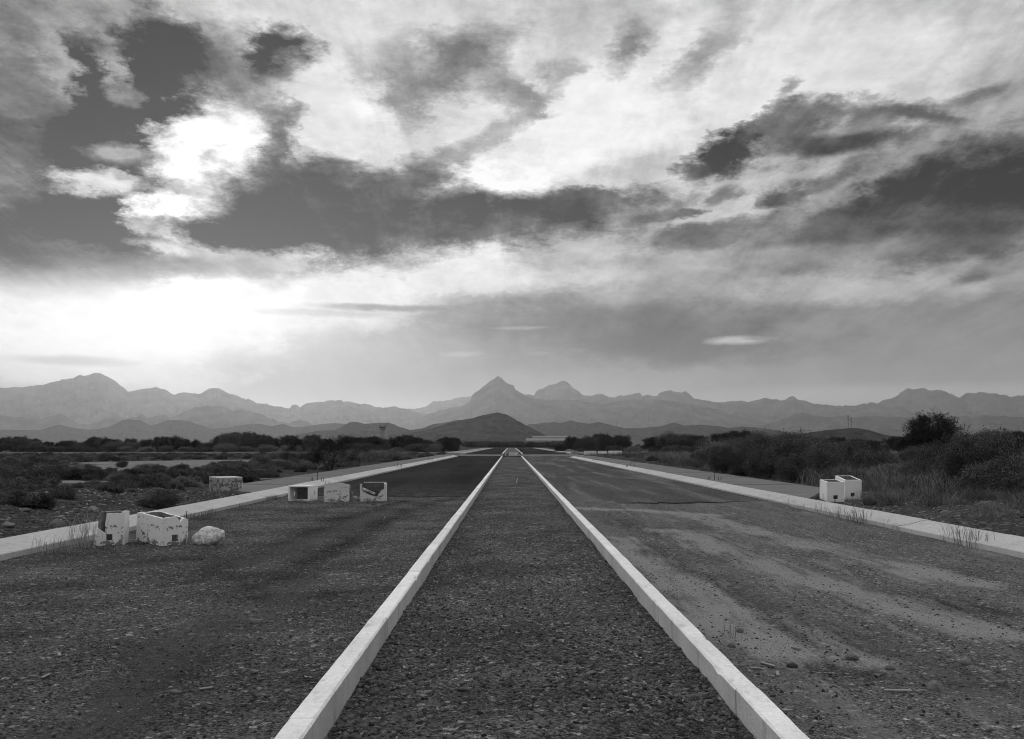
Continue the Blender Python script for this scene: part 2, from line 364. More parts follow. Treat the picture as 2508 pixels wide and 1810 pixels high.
def painted(name, paint, bare, thr, dark=.55, sc=7.5):
    """whitewashed concrete with flaked patches"""
    m = MB(name)
    n = m.noise(sc, 9, .70, m.map((1, 1, 1.2)), .5)
    geo = m.node('ShaderNodeTexCoord'); sp = m.node('ShaderNodeSeparateXYZ'); m.L(geo.outputs['Object'], sp.inputs[0])
    low = m.rng(sp.outputs[2], 0, .2, .085, 0)
    k = m.rng(m.math('ADD', n, low), thr, thr + .02, 0, 1)
    pv = m.math('MULTIPLY', m.rng(m.noise(3, 5, .6), .3, .7, paint * .88, paint), m.rng(m.noise(45, 4, .7), .3, .7, .92, 1.05))
    bv = m.rng(m.noise(22, 5, .7), .3, .7, bare * .7, bare * 1.15)
    v = m.mix(k, pv, bv)
    v = m.math('MULTIPLY', v, m.rng(m.noise(30, 3, .6), .70, .74, 1, dark))
    m.color(v); m.bump(m.math('ADD', m.math('MULTIPLY', k, -.6), m.math('MULTIPLY', m.noise(50, 4, .6), .4)), .006); return m.m
M['paint'] = painted('flaking_whitewash', .80, .22, .585)
M['paint_clean'] = painted('whitewash', .86, .30, .68)
M['paint_worn'] = painted('worn_whitewash', .64, .27, .575)
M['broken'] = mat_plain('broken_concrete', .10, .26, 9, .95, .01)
M['inside'] = mat_plain('shaded_concrete_inside', .16, .24, 6, 1.0, .004)  # box interiors: shade put into the colour as a greyer tone
M['dark_inside'] = mat_plain('shaded_stained_concrete', .07, .13, 6, 1.0, .004)  # smashed box's back wall: interior shade painted into the colour, with staining
M['block'] = painted('weathered_block', .42, .15, .50)
M['steel'] = mat_plain('rusty_steel', .02, .045, 20, .7)
M['stone'] = None
def stone_mat(name, lo, hi):
    m = MB(name); v = m.math('MULTIPLY', m.rng(m.rand(), 0, 1, lo, hi), m.rng(m.noise(9, 5, .65), .3, .7, .7, 1.25))
    m.color(v); m.bump(m.noise(24, 5, .6), .01); return m.m
M['stone'] = stone_mat('field_stone', .08, .24)
M['rubble'] = stone_mat('rubble_stone', .10, .22)
M['rock'] = painted('limewashed_rock', .66, .38, .58, .6, 22)
def leaf(name, lo, hi):
    m = MB(name); v = m.rng(m.rand(), 0, 1, .65, 1.5)
    v = m.math('MULTIPLY', v, m.rng(m.noise(2.2, 3, .6), .3, .7, lo, hi)); m.color(v)
    return m.m
M['leaf_dark'] = leaf('dark_foliage', .024, .046)
M['leaf'] = leaf('scrub_foliage', .056, .105)
M['leaf_pale'] = leaf('pale_scrub_foliage', .09, .165)
M['grass'] = leaf('dry_grass_blades', .10, .20)
M['grass2'] = leaf('grey_grass_blades', .06, .11)
M['weed'] = leaf('weed_stalks', .14, .26)
M['tallweed'] = leaf('pale_dry_stalks', .26, .40)
M['bark'] = mat_plain('bark', .02, .045, 12)
def ground_mat():
    m = MB('desert_ground')
    v = speckled(m, .036, .060, .12, 22, .55)
    v = m.math('MULTIPLY', v, m.rng(m.noise(.03, 4, .6), .35, .65, .8, 1.25))
    p = m.math('MULTIPLY', m.attr('pale'), m.rng(m.noise(1.1, 6, .65), .34, .52, .25, 1))
    v = m.mix(p, v, m.rng(m.noise(.9, 6, .6), .3, .7, .17, .25))
    m.color(v); m.bump(m.math('ADD', m.noise(3, 6, .7), m.math('MULTIPLY', m.voro(14, 'D'), .3)), .10, .8); return m.m
M['ground'] = ground_mat()
def mountain_mat(name, lo, hi, sc):
    m = MB(name); v = m.rng(m.noise(sc, 8, .65), .3, .7, lo, hi); m.color(v); return m.m
M['mountain'] = mountain_mat('bare_mountain', .03, .12, .006)
M['hill'] = mountain_mat('scrubby_hill', .012, .065, .05)
M['white_metal'] = mat_plain('pale_sheet_metal', .20, .25, .2, .9)
M['tower_wall'] = mat_plain('tower_render', .22, .28, .5)
M['tower_dark'] = mat_plain('tower_glass', .012, .018, .5, .3)

# ------------------------------------------------------------------ terrain
def span(a, b, step): return np.arange(a, b + 1e-6, step)
def geo_(start, stop, step, g):
    out = [start]
    while out[-1] < stop:
        step *= g; out.append(min(stop, out[-1] + step))
    return np.array(out)
PALE = [(gp(470, 1135), 1.0), (gp(600, 1132), 1.0), (gp(680, 1131), 1.0), (gp(330, 1152), 1.0), (gp(240, 1150), 1.0), (gp(245, 1166), 1.0), (gp(130, 1187), 1.0),
        (gp(400, 1143), 1.0), (gp(30, 1186), 1.0), (gp(640, 1172, .05), .6), (gp(2245, 1112), 1.0)]
PALE_R = [(9, 9), (9, 7), (6, 6), (5.5, 6), (5.5, 6), (1.6, 4), (2.6, 1.5), (6, 6), (2.5, 1.6), (1.2, 1.5), (3, 14)]
def pale(x, y):
    v = np.zeros_like(np.asarray(x, float))
    wx = x + 3.0 * fbm(x * .25, y * .25, 3, 60); wy = y + 6.0 * fbm(x * .2, y * .2, 3, 61)
    for (p, a), (rx, ry) in zip(PALE, PALE_R):
        r2 = ((wx - p[0]) / rx)**2 + ((wy - p[1]) / ry)**2
        v = np.maximum(v, a * sstep(1.25, .75, r2))
    return v
def height(x, y):
    x = np.asarray(x, float); y = np.asarray(y, float)
    out = np.maximum(x - 8.1, -7.95 - x)                 # distance outside the kerbs
    near = sstep(90, 50, np.hypot(x, y))
    v = .10 * sstep(0, .5, out) * sstep(140, 110, y)
    v = v + near * (.10 * fbm(x * .5, y * .5, 4, 1) + .05 * fbm(x * 2.3, y * 2.3, 3, 5)) * sstep(.1, 1.2, out)
    # rubble heaps thrown up beside the kerbs
    hl = np.exp(-((x + 11.3) / 2.3)**2) * sstep(9, 15, y) * sstep(31, 25, y)
    v = v + hl * (.30 + .55 * fbm(x * .55, y * .4, 4, 9) + .12 * fbm(x * 2.6, y * 2.6, 3, 12)) * sstep(.15, 1.3, out)
    hr = np.exp(-((x - 11.6) / 2.2)**2) * sstep(8, 13, y) * sstep(27, 21, y)
    v = v + hr * (.22 + .35 * fbm(x * .6, y * .5, 4, 19) + .10 * fbm(x * 2.6, y * 2.6, 3, 22)) * sstep(.15, 1.3, out)
    v = v + np.exp(-(((x - gp(1960, 1175, .3)[0]) / 14)**2 + ((y - 95) / 30)**2)) * .3
    # level where the pavements, the cross street and the far road lie
    under = ((x > -10.3) & (x < -7.9) & (y > 28) & (y < 134)) | ((x > 8.0) & (x < 10.9) & (y > 25) & (y < 124))
    v = np.where(under, np.minimum(v, .06), v)
    v = np.where(out <= 0, -.12, v)
    cross = (y > 122) & (y < 182) & (x > -140) & (x < 140)
    v = np.where(cross, -.12, v)
    v = np.where((y >= 160) & (y < 452) & (x > -13) & (x < 15), -.12, v)
    far = sstep(200, 900, np.hypot(x, y))
    return v * (1 - far) - .12 * far * 0 + far * 0.0
def make_ground():
    xs = np.concatenate([-geo_(16, 18000, .25, 1.06)[::-1], span(-15.8, 15.8, .2), geo_(16, 18000, .25, 1.06)])
    ys = np.concatenate([-geo_(2, 18000, 2, 1.25)[::-1], span(-1, 7.5, .5), span(8, 34, .2), geo_(34, 18000, .22, 1.035)[1:]])
    X, Y = np.meshgrid(xs, ys, indexing='ij'); X = X.ravel(); Y = Y.ravel()
    me = mesh_np('ground', np.stack([X, Y, height(X, Y)], 1), grid_faces(len(xs), len(ys)), True)
    a = me.attributes.new('pale', 'FLOAT', 'POINT'); a.data.foreach_set('value', pale(X, Y).astype(np.float32))
    tag(obj('ground', me, M['ground']), kind='structure')
make_ground()

# ---- mountains: ridges traced as skylines, each at its own distance with front and back slopes
def O1(p): return [(100 + x / 3.41, 880 + y / 3.41) for x, y in p]
def O2(p): return [(660 + x / 3.78, 880 + y / 3.78) for x, y in p]
def O3(p): return [(1160 + x / 3.78, 880 + y / 3.78) for x, y in p]
def O4(p): return [(1760 + x / 3.436, 920 + y / 3.436) for x, y in p]
RANGES = [
    ('mountain', 11000, .9, [(-260, 975), (-120, 962), (0, 950), (60, 948)] + O1([(0, 215), (65, 205), (130, 188), (180, 168), (260, 165), (310, 143), (400, 130), (450, 117), (500, 122), (560, 145), (620, 180), (680, 235), (725, 270), (800, 262), (880, 250), (970, 240), (1040, 255), (1090, 285), (1115, 300), (1150, 285), (1250, 280), (1330, 285), (1390, 255), (1450, 242), (1500, 255), (1580, 295), (1600, 290), (1680, 330), (1710, 343), (1735, 330), (1770, 350), (1800, 372), (1890, 375)])
     + O2([(0, 430), (100, 445), (190, 460), (205, 430), (240, 420), (268, 430), (285, 447), (300, 430), (350, 402), (500, 395), (555, 375), (600, 382), (655, 375), (690, 392), (780, 398), (850, 425), (890, 415), (950, 430), (1050, 457), (1150, 437), (1220, 455), (1290, 470), (1350, 492), (1440, 510), (1520, 545), (1640, 590), (1750, 640), (1900, 760)])),
    ('mountain', 14000, .9, O2([(1100, 520), (1270, 465), (1380, 455), (1450, 440), (1510, 395), (1640, 380), (1700, 365), (1800, 352), (1870, 350), (2000, 350), (2268, 380)]) + [(1400, 1010)]),
    ('mountain', 12000, .9, O3([(300, 420), (480, 330), (560, 335), (580, 300), (610, 280), (640, 278), (700, 240), (775, 220), (790, 207), (830, 197), (880, 220), (910, 250), (930, 280), (970, 297), (1000, 330), (1040, 345), (1100, 332), (1200, 325), (1260, 360), (1330, 345), (1440, 325), (1540, 315), (1560, 345), (1610, 335), (1650, 345), (1700, 345), (1720, 318), (1760, 300), (1830, 293), (1930, 312), (1960, 302), (2000, 320), (2040, 360), (2100, 375), (2200, 395)])
     + O4([(0, 228), (150, 215), (250, 225), (380, 190), (430, 195), (530, 215), (570, 205), (600, 183), (630, 180), (660, 205), (700, 210), (790, 235), (900, 250), (1050, 260), (1065, 247), (1080, 258), (1200, 245), (1300, 230), (1360, 238), (1400, 270), (1480, 255), (1530, 255), (1600, 300), (1680, 345), (1850, 420)])),
    ('mountain', 9500, .8, O2([(1350, 560), (1480, 505), (1600, 470), (1700, 450), (1790, 440), (1840, 400), (1868, 375), (1875, 330), (1950, 285), (2040, 210), (2115, 158), (2150, 180), (2200, 220)]) + O3([(320, 225), (370, 250), (385, 285), (480, 335), (570, 370), (640, 380), (740, 378), (900, 375), (1000, 390), (1100, 405), (1200, 420), (1300, 395), (1450, 375), (1600, 370), (1700, 378), (1900, 400), (2100, 440), (2268, 470)]) + O4([(150, 340), (320, 380), (500, 420)])),
    ('mountain', 13500, .9, O4([(1150, 300), (1340, 235), (1400, 200), (1460, 193), (1520, 150), (1600, 110), (1640, 118), (1710, 103), (1760, 122), (1860, 128), (1920, 145), (1960, 155), (2025, 187), (2080, 150), (2150, 155), (2200, 143), (2226, 143), (2330, 150), (2450, 180), (2600, 165), (2800, 215), (3200, 300)])),
    ('mountain', 7800, .8, O4([(200, 440), (350, 425), (480, 385), (600, 345), (700, 312), (740, 315), (800, 345), (900, 350), (1000, 340), (1150, 355), (1300, 345), (1500, 355), (1700, 345), (1900, 360), (2080, 332), (2130, 350), (2226, 335), (2400, 345), (2600, 360), (3200, 400)])),
    ('mountain', 7200, .8, O1([(-900, 480), (-400, 470), (0, 500), (110, 470), (160, 455), (240, 500), (330, 545), (400, 550), (480, 520), (560, 490), (640, 475), (700, 500), (760, 485), (800, 482), (845, 460), (890, 490), (960, 475), (1020, 463), (1080, 490), (1180, 450), (1290, 400), (1400, 385), (1520, 400), (1600, 430), (1700, 420), (1850, 470), (1980, 520)]) + O2([(170, 600), (290, 560), (340, 570), (420, 620), (560, 650)])),
    ('hill', 5200, .6, O1([(-900, 590), (0, 590), (90, 560), (160, 545), (250, 570), (400, 590), (560, 570), (680, 510), (740, 500), (830, 510), (920, 555), (1000, 530), (1060, 510), (1160, 508), (1230, 515), (1330, 550), (1420, 585), (1560, 570), (1720, 545), (1830, 540), (1940, 560)]) + O2([(60, 610), (130, 597), (220, 630), (320, 625), (480, 600), (600, 590), (700, 600), (900, 640), (1050, 680)])),
    ('hill', 4300, .6, O3([(380, 700), (500, 605), (600, 595), (740, 580), (800, 590), (900, 565), (1000, 590), (1070, 598), (1150, 580), (1200, 590), (1300, 615), (1400, 640), (1560, 635), (1740, 620), (1860, 585), (1950, 615), (2090, 605), (2268, 620)]) + O4([(80, 440), (200, 428), (340, 440), (500, 460), (650, 500), (900, 520), (3000, 540)])),
    ('hill', 3200, .55, O2([(100, 760), (300, 690), (440, 665), (600, 655), (680, 620), (740, 585), (800, 580), (880, 600), (1000, 590), (1100, 588), (1160, 605), (1200, 625), (1300, 655), (1420, 640), (1520, 600), (1620, 590), (1700, 570), (1760, 560), (1900, 600), (2100, 700)])),
    ('hill', 2000, .42, O2([(1150, 745), (1280, 690), (1450, 655), (1640, 600), (1800, 560), (1950, 525), (2040, 505), (2110, 493), (2200, 512)]) + O3([(0, 538 + 5), (40, 530), (100, 515), (210, 495), (280, 505), (380, 555), (450, 595), (540, 640), (620, 680), (700, 720), (800, 760)])),
    ('hill', 1500, .40, O4([(450, 540), (650, 495), (800, 475), (900, 460), (1060, 445), (1130, 440), (1220, 450), (1300, 470), (1400, 500), (1600, 520), (1900, 560)])),
]
TOP = 0.0
def make_range(i, kind, D, rough, pts):
    aa = np.array([math.atan2(*ray(x, y)[:2]) for x, y in pts])
    ee = np.array([ray(x, y)[2] / math.hypot(*ray(x, y)[:2]) for x, y in pts])
    o = np.argsort(aa); aa = aa[o]; ee = ee[o]
    nu = int(min(1100, max(260, (aa[-1] - aa[0]) * F * .55)))
    u = np.linspace(aa[0], aa[-1], nu)
    H = np.interp(u, aa, ee) * D
    px = D / F                                            # metres for one pixel of the photograph
    H = H + px * (7.0 if kind == 'mountain' else 2.5) * (fbm(u * 170, u * 0 + i, 5, 30 + i, .6) + .1) * (1 if D > 6000 else .7)
    if kind == 'hill': H = H + px * 1.6 * np.maximum(0, fbm(u * 900, u * 0 + i * 3, 3, 50 + i)) * (2200 / max(D, 2200))
    H = np.maximum(H + 1.65, -20)
    nv = 34
    s = np.concatenate([np.linspace(0, 1, nv), 1 + np.linspace(0, 1, 8)[1:]])
    Wd = np.clip(2.6 * np.maximum(H, 0).max(), 60, .42 * D)
    U, S = np.meshgrid(u, s, indexing='ij'); HH = H[:, None] * np.ones_like(S)
    Z = np.where(S <= 1, HH * np.clip(S, 0, 1)**1.25, HH * (2 - S)**1.1)
    dist = D + (S - 1) * Wd
    X = np.sin(U) * dist; Y = np.cos(U) * dist
    g = 1 - np.abs(2 * fbm(U * (D / 190) + 1.2 * fbm(U * 60, S * 3, 3, 66), S * 5.5 + i, 5, 70 + i, .6)) * 2.2        # spurs and gullies
    amp = .30 * rough * np.clip(S, 0, 1) * np.clip(1 - S, 0, 1) * 4
    Z = Z - HH * amp * .5 * (1 - g)
    global TOP; TOP = max(TOP, float(Z.max()))
    Z = np.where(S <= 0.001, -6, Z); Z = np.where(S >= 1.999, -6, Z)
    me = mesh_np(kind, np.stack([X, Y, Z], -1).reshape(-1, 3), grid_faces(nu, len(s)), True)
    tag(obj(kind, me, M[kind]), kind='structure')
for i, (k, D, ro, p) in enumerate(RANGES): make_range(i, k, D, ro, p)

# ---- the air: one even haze round everything
def make_haze():
    m = bpy.data.materials.new('haze'); m.use_nodes = True; nt = m.node_tree; nt.nodes.clear()
    v = nt.nodes.new('ShaderNodeVolumePrincipled'); o = nt.nodes.new('ShaderNodeOutputMaterial')
    v.inputs['Color'].default_value = (.92, .92, .92, 1); v.inputs['Density'].default_value = 3.6e-5; v.inputs['Anisotropy'].default_value = .60
    nt.links.new(v.outputs[0], o.inputs['Volume'])
    tag(bm_obj('haze', box_bm(-19500, 19500, -19500, 19500, -30, TOP + 15), m), kind='stuff')
make_haze()
# ------------------------------------------------------------------ road, median, kerbs, pavements
MLX0, MLX1, MRX0, MRX1 = -1.225, -1.075, 1.388, 1.538      # median kerbs
LKX, RKX = -7.28, 7.46                                      # outer kerbs, front faces
YEND = 121.5
def polydist(x, y, pts):
    d = np.full(np.shape(x), 1e9)
    for (ax, ay), (bx, by) in zip(pts[:-1], pts[1:]):
        vx, vy = bx - ax, by - ay; t = np.clip(((x - ax) * vx + (y - ay) * vy) / (vx * vx + vy * vy), 0, 1)
        d = np.minimum(d, np.hypot(x - ax - t * vx, y - ay - t * vy))
    return d
def g2(*p): return [tuple(gp(a, b)[:2]) for a, b in p]
TR_DARK = [g2((1130, 1216), (990, 1250), (850, 1320), (720, 1400), (590, 1470)), g2((1000, 1225), (860, 1265), (700, 1330), (520, 1400)), g2((420, 1610), (330, 1700), (280, 1800))]
TR_PALE = [g2((760, 1420), (620, 1500), (470, 1570), (300, 1690), (200, 1800)), g2((960, 1245), (800, 1305), (600, 1380))]
TR_RIGHT = [g2((1590, 1340), (1800, 1450), (2100, 1565), (2408, 1650)), g2((1500, 1275), (1760, 1350), (2100, 1440), (2408, 1500)), g2((2000, 1640), (2200, 1660), (2450, 1680))]
TR_RPALE = [g2((1500, 1320), (1640, 1415), (1800, 1520), (1950, 1585), (2130, 1622)), g2((1700, 1480), (1790, 1555), (1880, 1590)), g2((1390, 1245), (1560, 1250), (1740, 1262)), g2((1640, 1300), (1900, 1390), (2150, 1470), (2400, 1545)), g2((1700, 1262), (2000, 1340), (2400, 1430))]
def lane_h(x, y):
    v = .022 * fbm(x * 1.3, y * .8, 4, 101) + .012 * fbm(x * 7, y * 7, 3, 104)
    td = polydist(x, y, TR_DARK[0]); v = v - .022 * np.exp(-(td / .16)**2)
    td = polydist(x, y, TR_PALE[0]); v = v - .018 * np.exp(-(td / .2)**2)
    td = polydist(x, y, TR_RIGHT[0]); v = v - .02 * np.exp(-(td / .2)**2)
    v = v * sstep(31, 26, y)
    v = v + .036 * sstep(24.2, 25.6, y) * (x > 0) * (1 - sstep(2.8, 3.6, x) * sstep(6.9, 5.6, x))
    edge = np.minimum(np.abs(x - MLX0), np.abs(x - MRX1))
    return v + .025 * sstep(.5, 0, edge) * sstep(40, 20, y)
def median_h(x, y):
    c = (x - MLX1) / (MRX0 - MLX1)
    base = -.035 + .05 * sstep(.05, .35, c) * sstep(.98, .7, c) + .03 * sstep(12, 40, y)
    v = base + .05 * fbm(x * 1.1, y * .7, 4, 121) + .022 * fbm(x * 5, y * 5, 3, 125)
    v = v + .045 * sstep(.82, .97, c) * (fbm(y * .9, y * 0, 3, 130) + .35)
    return np.minimum(v, .09)
def sheet(name, x0, x1, y0, y1, hf, mat, attrs=None, fine=.045, zoff=0.0):
    xs = np.linspace(x0, x1, max(2, int((x1 - x0) / fine)))
    ys = [y0]
    while ys[-1] < y1: ys.append(min(y1, ys[-1] + max(fine, .006 * abs(ys[-1]))))
    ys = np.array(ys); X, Y = np.meshgrid(xs, ys, indexing='ij'); X = X.ravel(); Y = Y.ravel()
    Z = hf(X, Y) + zoff
    me = mesh_np(name, np.stack([X, Y, Z], 1), grid_faces(len(xs), len(ys)), True)
    for k, f in (attrs or {}).items():
        a = me.attributes.new(k, 'FLOAT', 'POINT'); a.data.foreach_set('value', np.clip(f(X, Y), 0, 1).astype(np.float32))
    return tag(obj(name, me, mat), kind='structure')
def near_(trs, w, wob=.0):
    def f(x, y):
        v = np.zeros(np.shape(x)); xx = x + .5 * fbm(x * 1.2, y * 1.2, 3, 140); yy = y + .5 * fbm(x * 1.2, y * 1.2, 3, 150)
        for t in trs:
            d = polydist(xx, yy, t); v = np.maximum(v, np.exp(-(d / w)**2) * (.55 + 1.0 * np.clip(fbm(x * .8, y * .8, 3, 160) + .35, 0, .7)))
        return v
    return f
_dL = near_(TR_DARK, .30); _pL = near_(TR_PALE, .26); _dR = near_(TR_RIGHT, .28); _pR = near_(TR_RPALE, .40)
sheet('dirt_road', LKX + .0, MLX0 - .001, 1.5, 30.5, lane_h, M['dirt_left'], {'track': lambda x, y: .8 * _dL(x, y), 'dust': lambda x, y: .8 * _pL(x, y)}, .06)
sheet('dirt_road', MRX1 + .001, RKX, 1.5, 26.6, lane_h, M['dirt_right'], {'track': lambda x, y: .7 * _dR(x, y), 'dust': lambda x, y: .9 * _pR(x, y)}, .06)
sheet('median_strip', MLX1 + .001, MRX0 - .001, 1.5, YEND, median_h, M['median'], {'dust': lambda x, y: .7 * sstep(.05, .3, fbm(x * .9, y * .5, 4, 170))}, .045)
def slab(name, outline, z0, z1, mat, kind='structure', parent=None):
    bm = bmesh.new(); b = [bm.verts.new((x, y, z0)) for x, y in outline]; t = [bm.verts.new((x, y, z1)) for x, y in outline]
    n = len(b); bm.faces.new(t); bm.faces.new(b[::-1])
    for i in range(n): bm.faces.new((b[i], b[(i + 1) % n], t[(i + 1) % n], t[i]))
    o = bm_obj(name, bm, mat, parent)
    if kind: tag(o, kind=kind)
    return o
def ragged(x0, x1, ya, yb, amp, n, seed):
    return [(x0 + (x1 - x0) * i / n, ya + (yb - ya) * i / n + amp * float(fbm(i * .6, seed, 3, 180))) for i in range(n + 1)]
slab('asphalt_road', ragged(LKX, MLX0 - .002, 29.8, 29.2, .9, 40, 1) + [(MLX0 - .002, YEND + 2), (MRX1, YEND + 2), (MRX1, 138), (LKX - 2, 138), (LKX, 133)], -.08, .012, M['asphalt'])
slab('asphalt_road', ragged(MRX1 + .002, RKX, 25.6, 26.4, 1.0, 40, 5) + [(RKX, 122), (RKX + 3, 138), (MRX1 + .002, 138)], -.08, .034, M['asphalt_dusty'])
# cross street and what lies beyond it
slab('concrete_crossing', [(-10.5, 138.01), (11, 138.01), (11, 152), (-10.8, 152)], -.08, .02, M['walk_far'])
slab('cross_street', [(-140, 152.01), (140, 152.01), (140, 160), (-140, 160)], -.08, .0, M['asphalt'])
slab('cross_street', [(-140, 126), (-10.81, 139), (-10.81, 152), (-140, 152)], -.08, .0, M['dirt_left'])
slab('cross_street', [(11.01, 139), (140, 126), (140, 152), (11.01, 152)], -.08, .0, M['dirt_left'])
slab('asphalt_road', [(-8.2, 160.3), (-1.5, 160.3), (-1.5, 440), (-8.2, 440)], -.08, .012, M['asphalt'])
slab('asphalt_road', [(2.1, 160.3), (10.5, 160.3), (10.5, 440), (2.1, 440)], -.08, .012, M['asphalt'])
slab('median_strip', [(-1.34, 162), (1.94, 162), (1.94, 440), (-1.34, 440)], -.08, .05, M['median'])
slab('pavement', [(-12.5, 160.5), (-8.8, 160.5), (-8.8, 440), (-12.5, 440)], -.08, .16, M['walk_far'])
slab('pavement', [(11.2, 160.5), (13.6, 160.5), (13.6, 440), (11.2, 440)], -.08, .16, M['walk_far'])
slab('concrete_slab', [(-26, 441), (32, 441), (32, 449), (-26, 449)], -.1, .14, M['walk_far'])
slab('concrete_slab', [(10.6, 176), (26, 176), (26, 186), (9.0, 186)], -.1, .20, M['walk_far'])
slab('concrete_slab', [(11.5, 205), (36, 205), (36, 218), (14.5, 218)], -.1, .24, M['walk_far'])
slab('concrete_slab', [(12, 250), (40, 250), (40, 270), (12, 270)], -.1, .26, M['walk_far'])
def bar_struct(name, x0, x1, y0, y1, z1, mat): tag(bm_obj(name, box_bm(x0, x1, y0, y1, -.1, z1), mat), kind='structure')
bar_struct('kerb', -1.5, -1.34, 160.6, 440, .17, M['kerb']); bar_struct('kerb', 1.94, 2.1, 160.6, 440, .17, M['kerb'])
bar_struct('kerb', -8.8, -8.2, 160.5, 440, .19, M['rolled']); bar_struct('kerb', 10.5, 11.1, 160.5, 440, .19, M['rolled'])
bar_struct('kerb', -140, -13, 172, 174.5, .26, M['walk_far']); bar_struct('kerb', 22, 140, 166, 167.6, .24, M['walk_far'])

# median kerbs: cast in lengths with open joints
def kerb_row(x0, x1, joints, label):
    root = empty('kerb', ((x0 + x1) / 2, joints[0], 0)); tag(root, kind='structure')
    for a, b in zip(joints[:-1], joints[1:]):
        n = max(2, int((b - a) / (.12 if a < 25 else .5))); bm = bmesh.new(); rings = []
        dx = random.uniform(-.004, .004); dz = random.uniform(-.004, .003)
        for i in range(n + 1):
            y = a + .003 + (b - a - .006) * i / n
            wob = .004 * float(fbm(y * 1.4, x0, 3, 200)); zt = .15 + dz + .004 * float(fbm(y * 1.1, x0 + 4, 3, 201)); c = .010 + .004 * random.random() + (.02 if random.random() < .012 else 0); c2 = .011 + .005 * random.random() + (.025 if random.random() < .02 else 0)
            prof = [(x0 + wob, -.12), (x0 + wob, zt - c), (x0 + c + wob, zt), (x1 - c2 + wob, zt), (x1 + wob, zt - c2), (x1 + wob, -.12)]
            rings.append([bm.verts.new((px - (x0 + x1) / 2 + dx, y - joints[0], pz)) for px, pz in prof])
        for r0, r1 in zip(rings[:-1], rings[1:]):
            for k in range(5): bm.faces.new((r0[k], r0[k + 1], r1[k + 1], r1[k]))
        bm.faces.new(rings[0]); bm.faces.new(rings[-1][::-1])
        bm.normal_update()
        for f in bm.faces: f.material_index = 0 if abs(f.normal.z) > .5 else 1  # top faces get the lit tone, sides the shaded one
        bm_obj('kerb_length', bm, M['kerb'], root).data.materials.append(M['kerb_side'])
def joints_from(first, step, y0, y1):
    s = first
    while s - step > y0: s -= step
    return [y0] + [v for v in np.arange(s, y1 - .8, step)] + [y1]
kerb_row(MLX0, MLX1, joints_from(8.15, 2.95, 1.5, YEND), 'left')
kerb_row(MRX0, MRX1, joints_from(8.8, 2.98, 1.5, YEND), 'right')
# outer rolled kerbs
def rolled_row(xf, side, joints, endcurve):
    root = empty('kerb', (xf, joints[0], 0)); tag(root, kind='structure')
    prof0 = [(0, -.12), (0, .078), (.012, .09), (.10, .096), (.20, .108), (.30, .135), (.40, .165), (.48, .185), (.56, .197), (.61, .2), (.63, .19), (.63, -.12)]
    for a, b in zip(joints[:-1], joints[1:]):
        n = max(2, int((b - a) / .6)); bm = bmesh.new(); rings = []; dz = random.uniform(-.006, .006)
        for i in range(n + 1):
            y = a + .008 + (b - a - .016) * i / n
            bend = endcurve * sstep(joints[-1] - 7, joints[-1], y)**2
            jx = .006 * float(fbm(y * .8, xf, 3, 210)) + bend
            rings.append([bm.verts.new((side * (px + jx), y - joints[0], pz + (dz if pz > 0 else 0))) for px, pz in prof0])
        for r0, r1 in zip(rings[:-1], rings[1:]):
            for k in range(len(prof0) - 1): bm.faces.new((r0[k], r0[k + 1], r1[k + 1], r1[k]))
        bm.faces.new(rings[0]); bm.faces.new(rings[-1][::-1])
        bm_obj('kerb_length', bm, M['rolled'], root)
rolled_row(LKX, -1, joints_from(19.4, 2.9, 3.0, 133.0), 1.6)
rolled_row(RKX, 1, joints_from(17.9, 2.9, 3.0, 123.0), 1.6)
def pavement(outer, inner, y0o, y0i, y1, seed):
    root = empty('pavement', ((outer + inner) / 2, y0i, 0)); tag(root, kind='structure')
    ox, oy = (outer + inner) / 2, y0i
    ya, yb = y0o, y0i; k = 0
    while ya < y1 - 1:
        na = min(y1, (ya if k else max(y0o, y0i)) + 3.0); nb = na
        z = .188 + random.uniform(-.006, .006)
        if k == 0: near = [(outer + (inner - outer) * t / 8, y0o + (y0i - y0o) * t / 8 + .25 * random.uniform(-1, 1)) for t in range(9)]
        else: near = [(outer, ya), (inner, yb)]
        pts = near + [(inner, nb - .012), (outer, na - .012)]
        o = slab('paving_slab', [(x - ox, y - oy) for x, y in pts], .085, z, M['walk'], None, root)
        ya, yb = na, nb; k += 1
pavement(-10.1, LKX - .635, 31.0, 28.6, 131.5, 1)
pavement(10.65, RKX + .635, 31.0, 25.2, 121.5, 2)

# ------------------------------------------------------------------ concrete boxes
def panel(outline, holes, th, jag=0.0, seed=0):
    """upright panel: outline (u,v) in metres, thickness th along +y (front face at y = 0)"""
    rn = random.Random(seed)
    def rag(p):
        if not jag: return p
        out = []
        for (a, b), (c, d) in zip(p, p[1:] + p[:1]):
            L_ = math.hypot(c - a, d - b); n = max(1, int(L_ / .05))
            for i in range(n):
                t = i / n; out.append((a + (c - a) * t + (rn.uniform(-jag, jag) if i else 0), b + (d - b) * t + (rn.uniform(-jag, jag) if i else 0)))
        return out
    loops = [rag(outline)] + [rag(h) for h in holes]
    tris = tessellate_polygon([[Vector((u, v, 0)) for u, v in l] for l in loops])
    flat = [p for l in loops for p in l]; bm = bmesh.new()
    fr = [bm.verts.new((u, 0, v)) for u, v in flat]; bk = [bm.verts.new((u, th, v)) for u, v in flat]
    for t in tris:
        try: bm.faces.new([fr[i] for i in t]); bm.faces.new([bk[i] for i in reversed(t)])
        except ValueError: pass
    o = 0
    for l in loops:
        n = len(l)
        for i in range(n):
            a, b = o + i, o + (i + 1) % n
            bm.faces.new((fr[a], fr[b], bk[b], bk[a]))
        o += n
    return bm
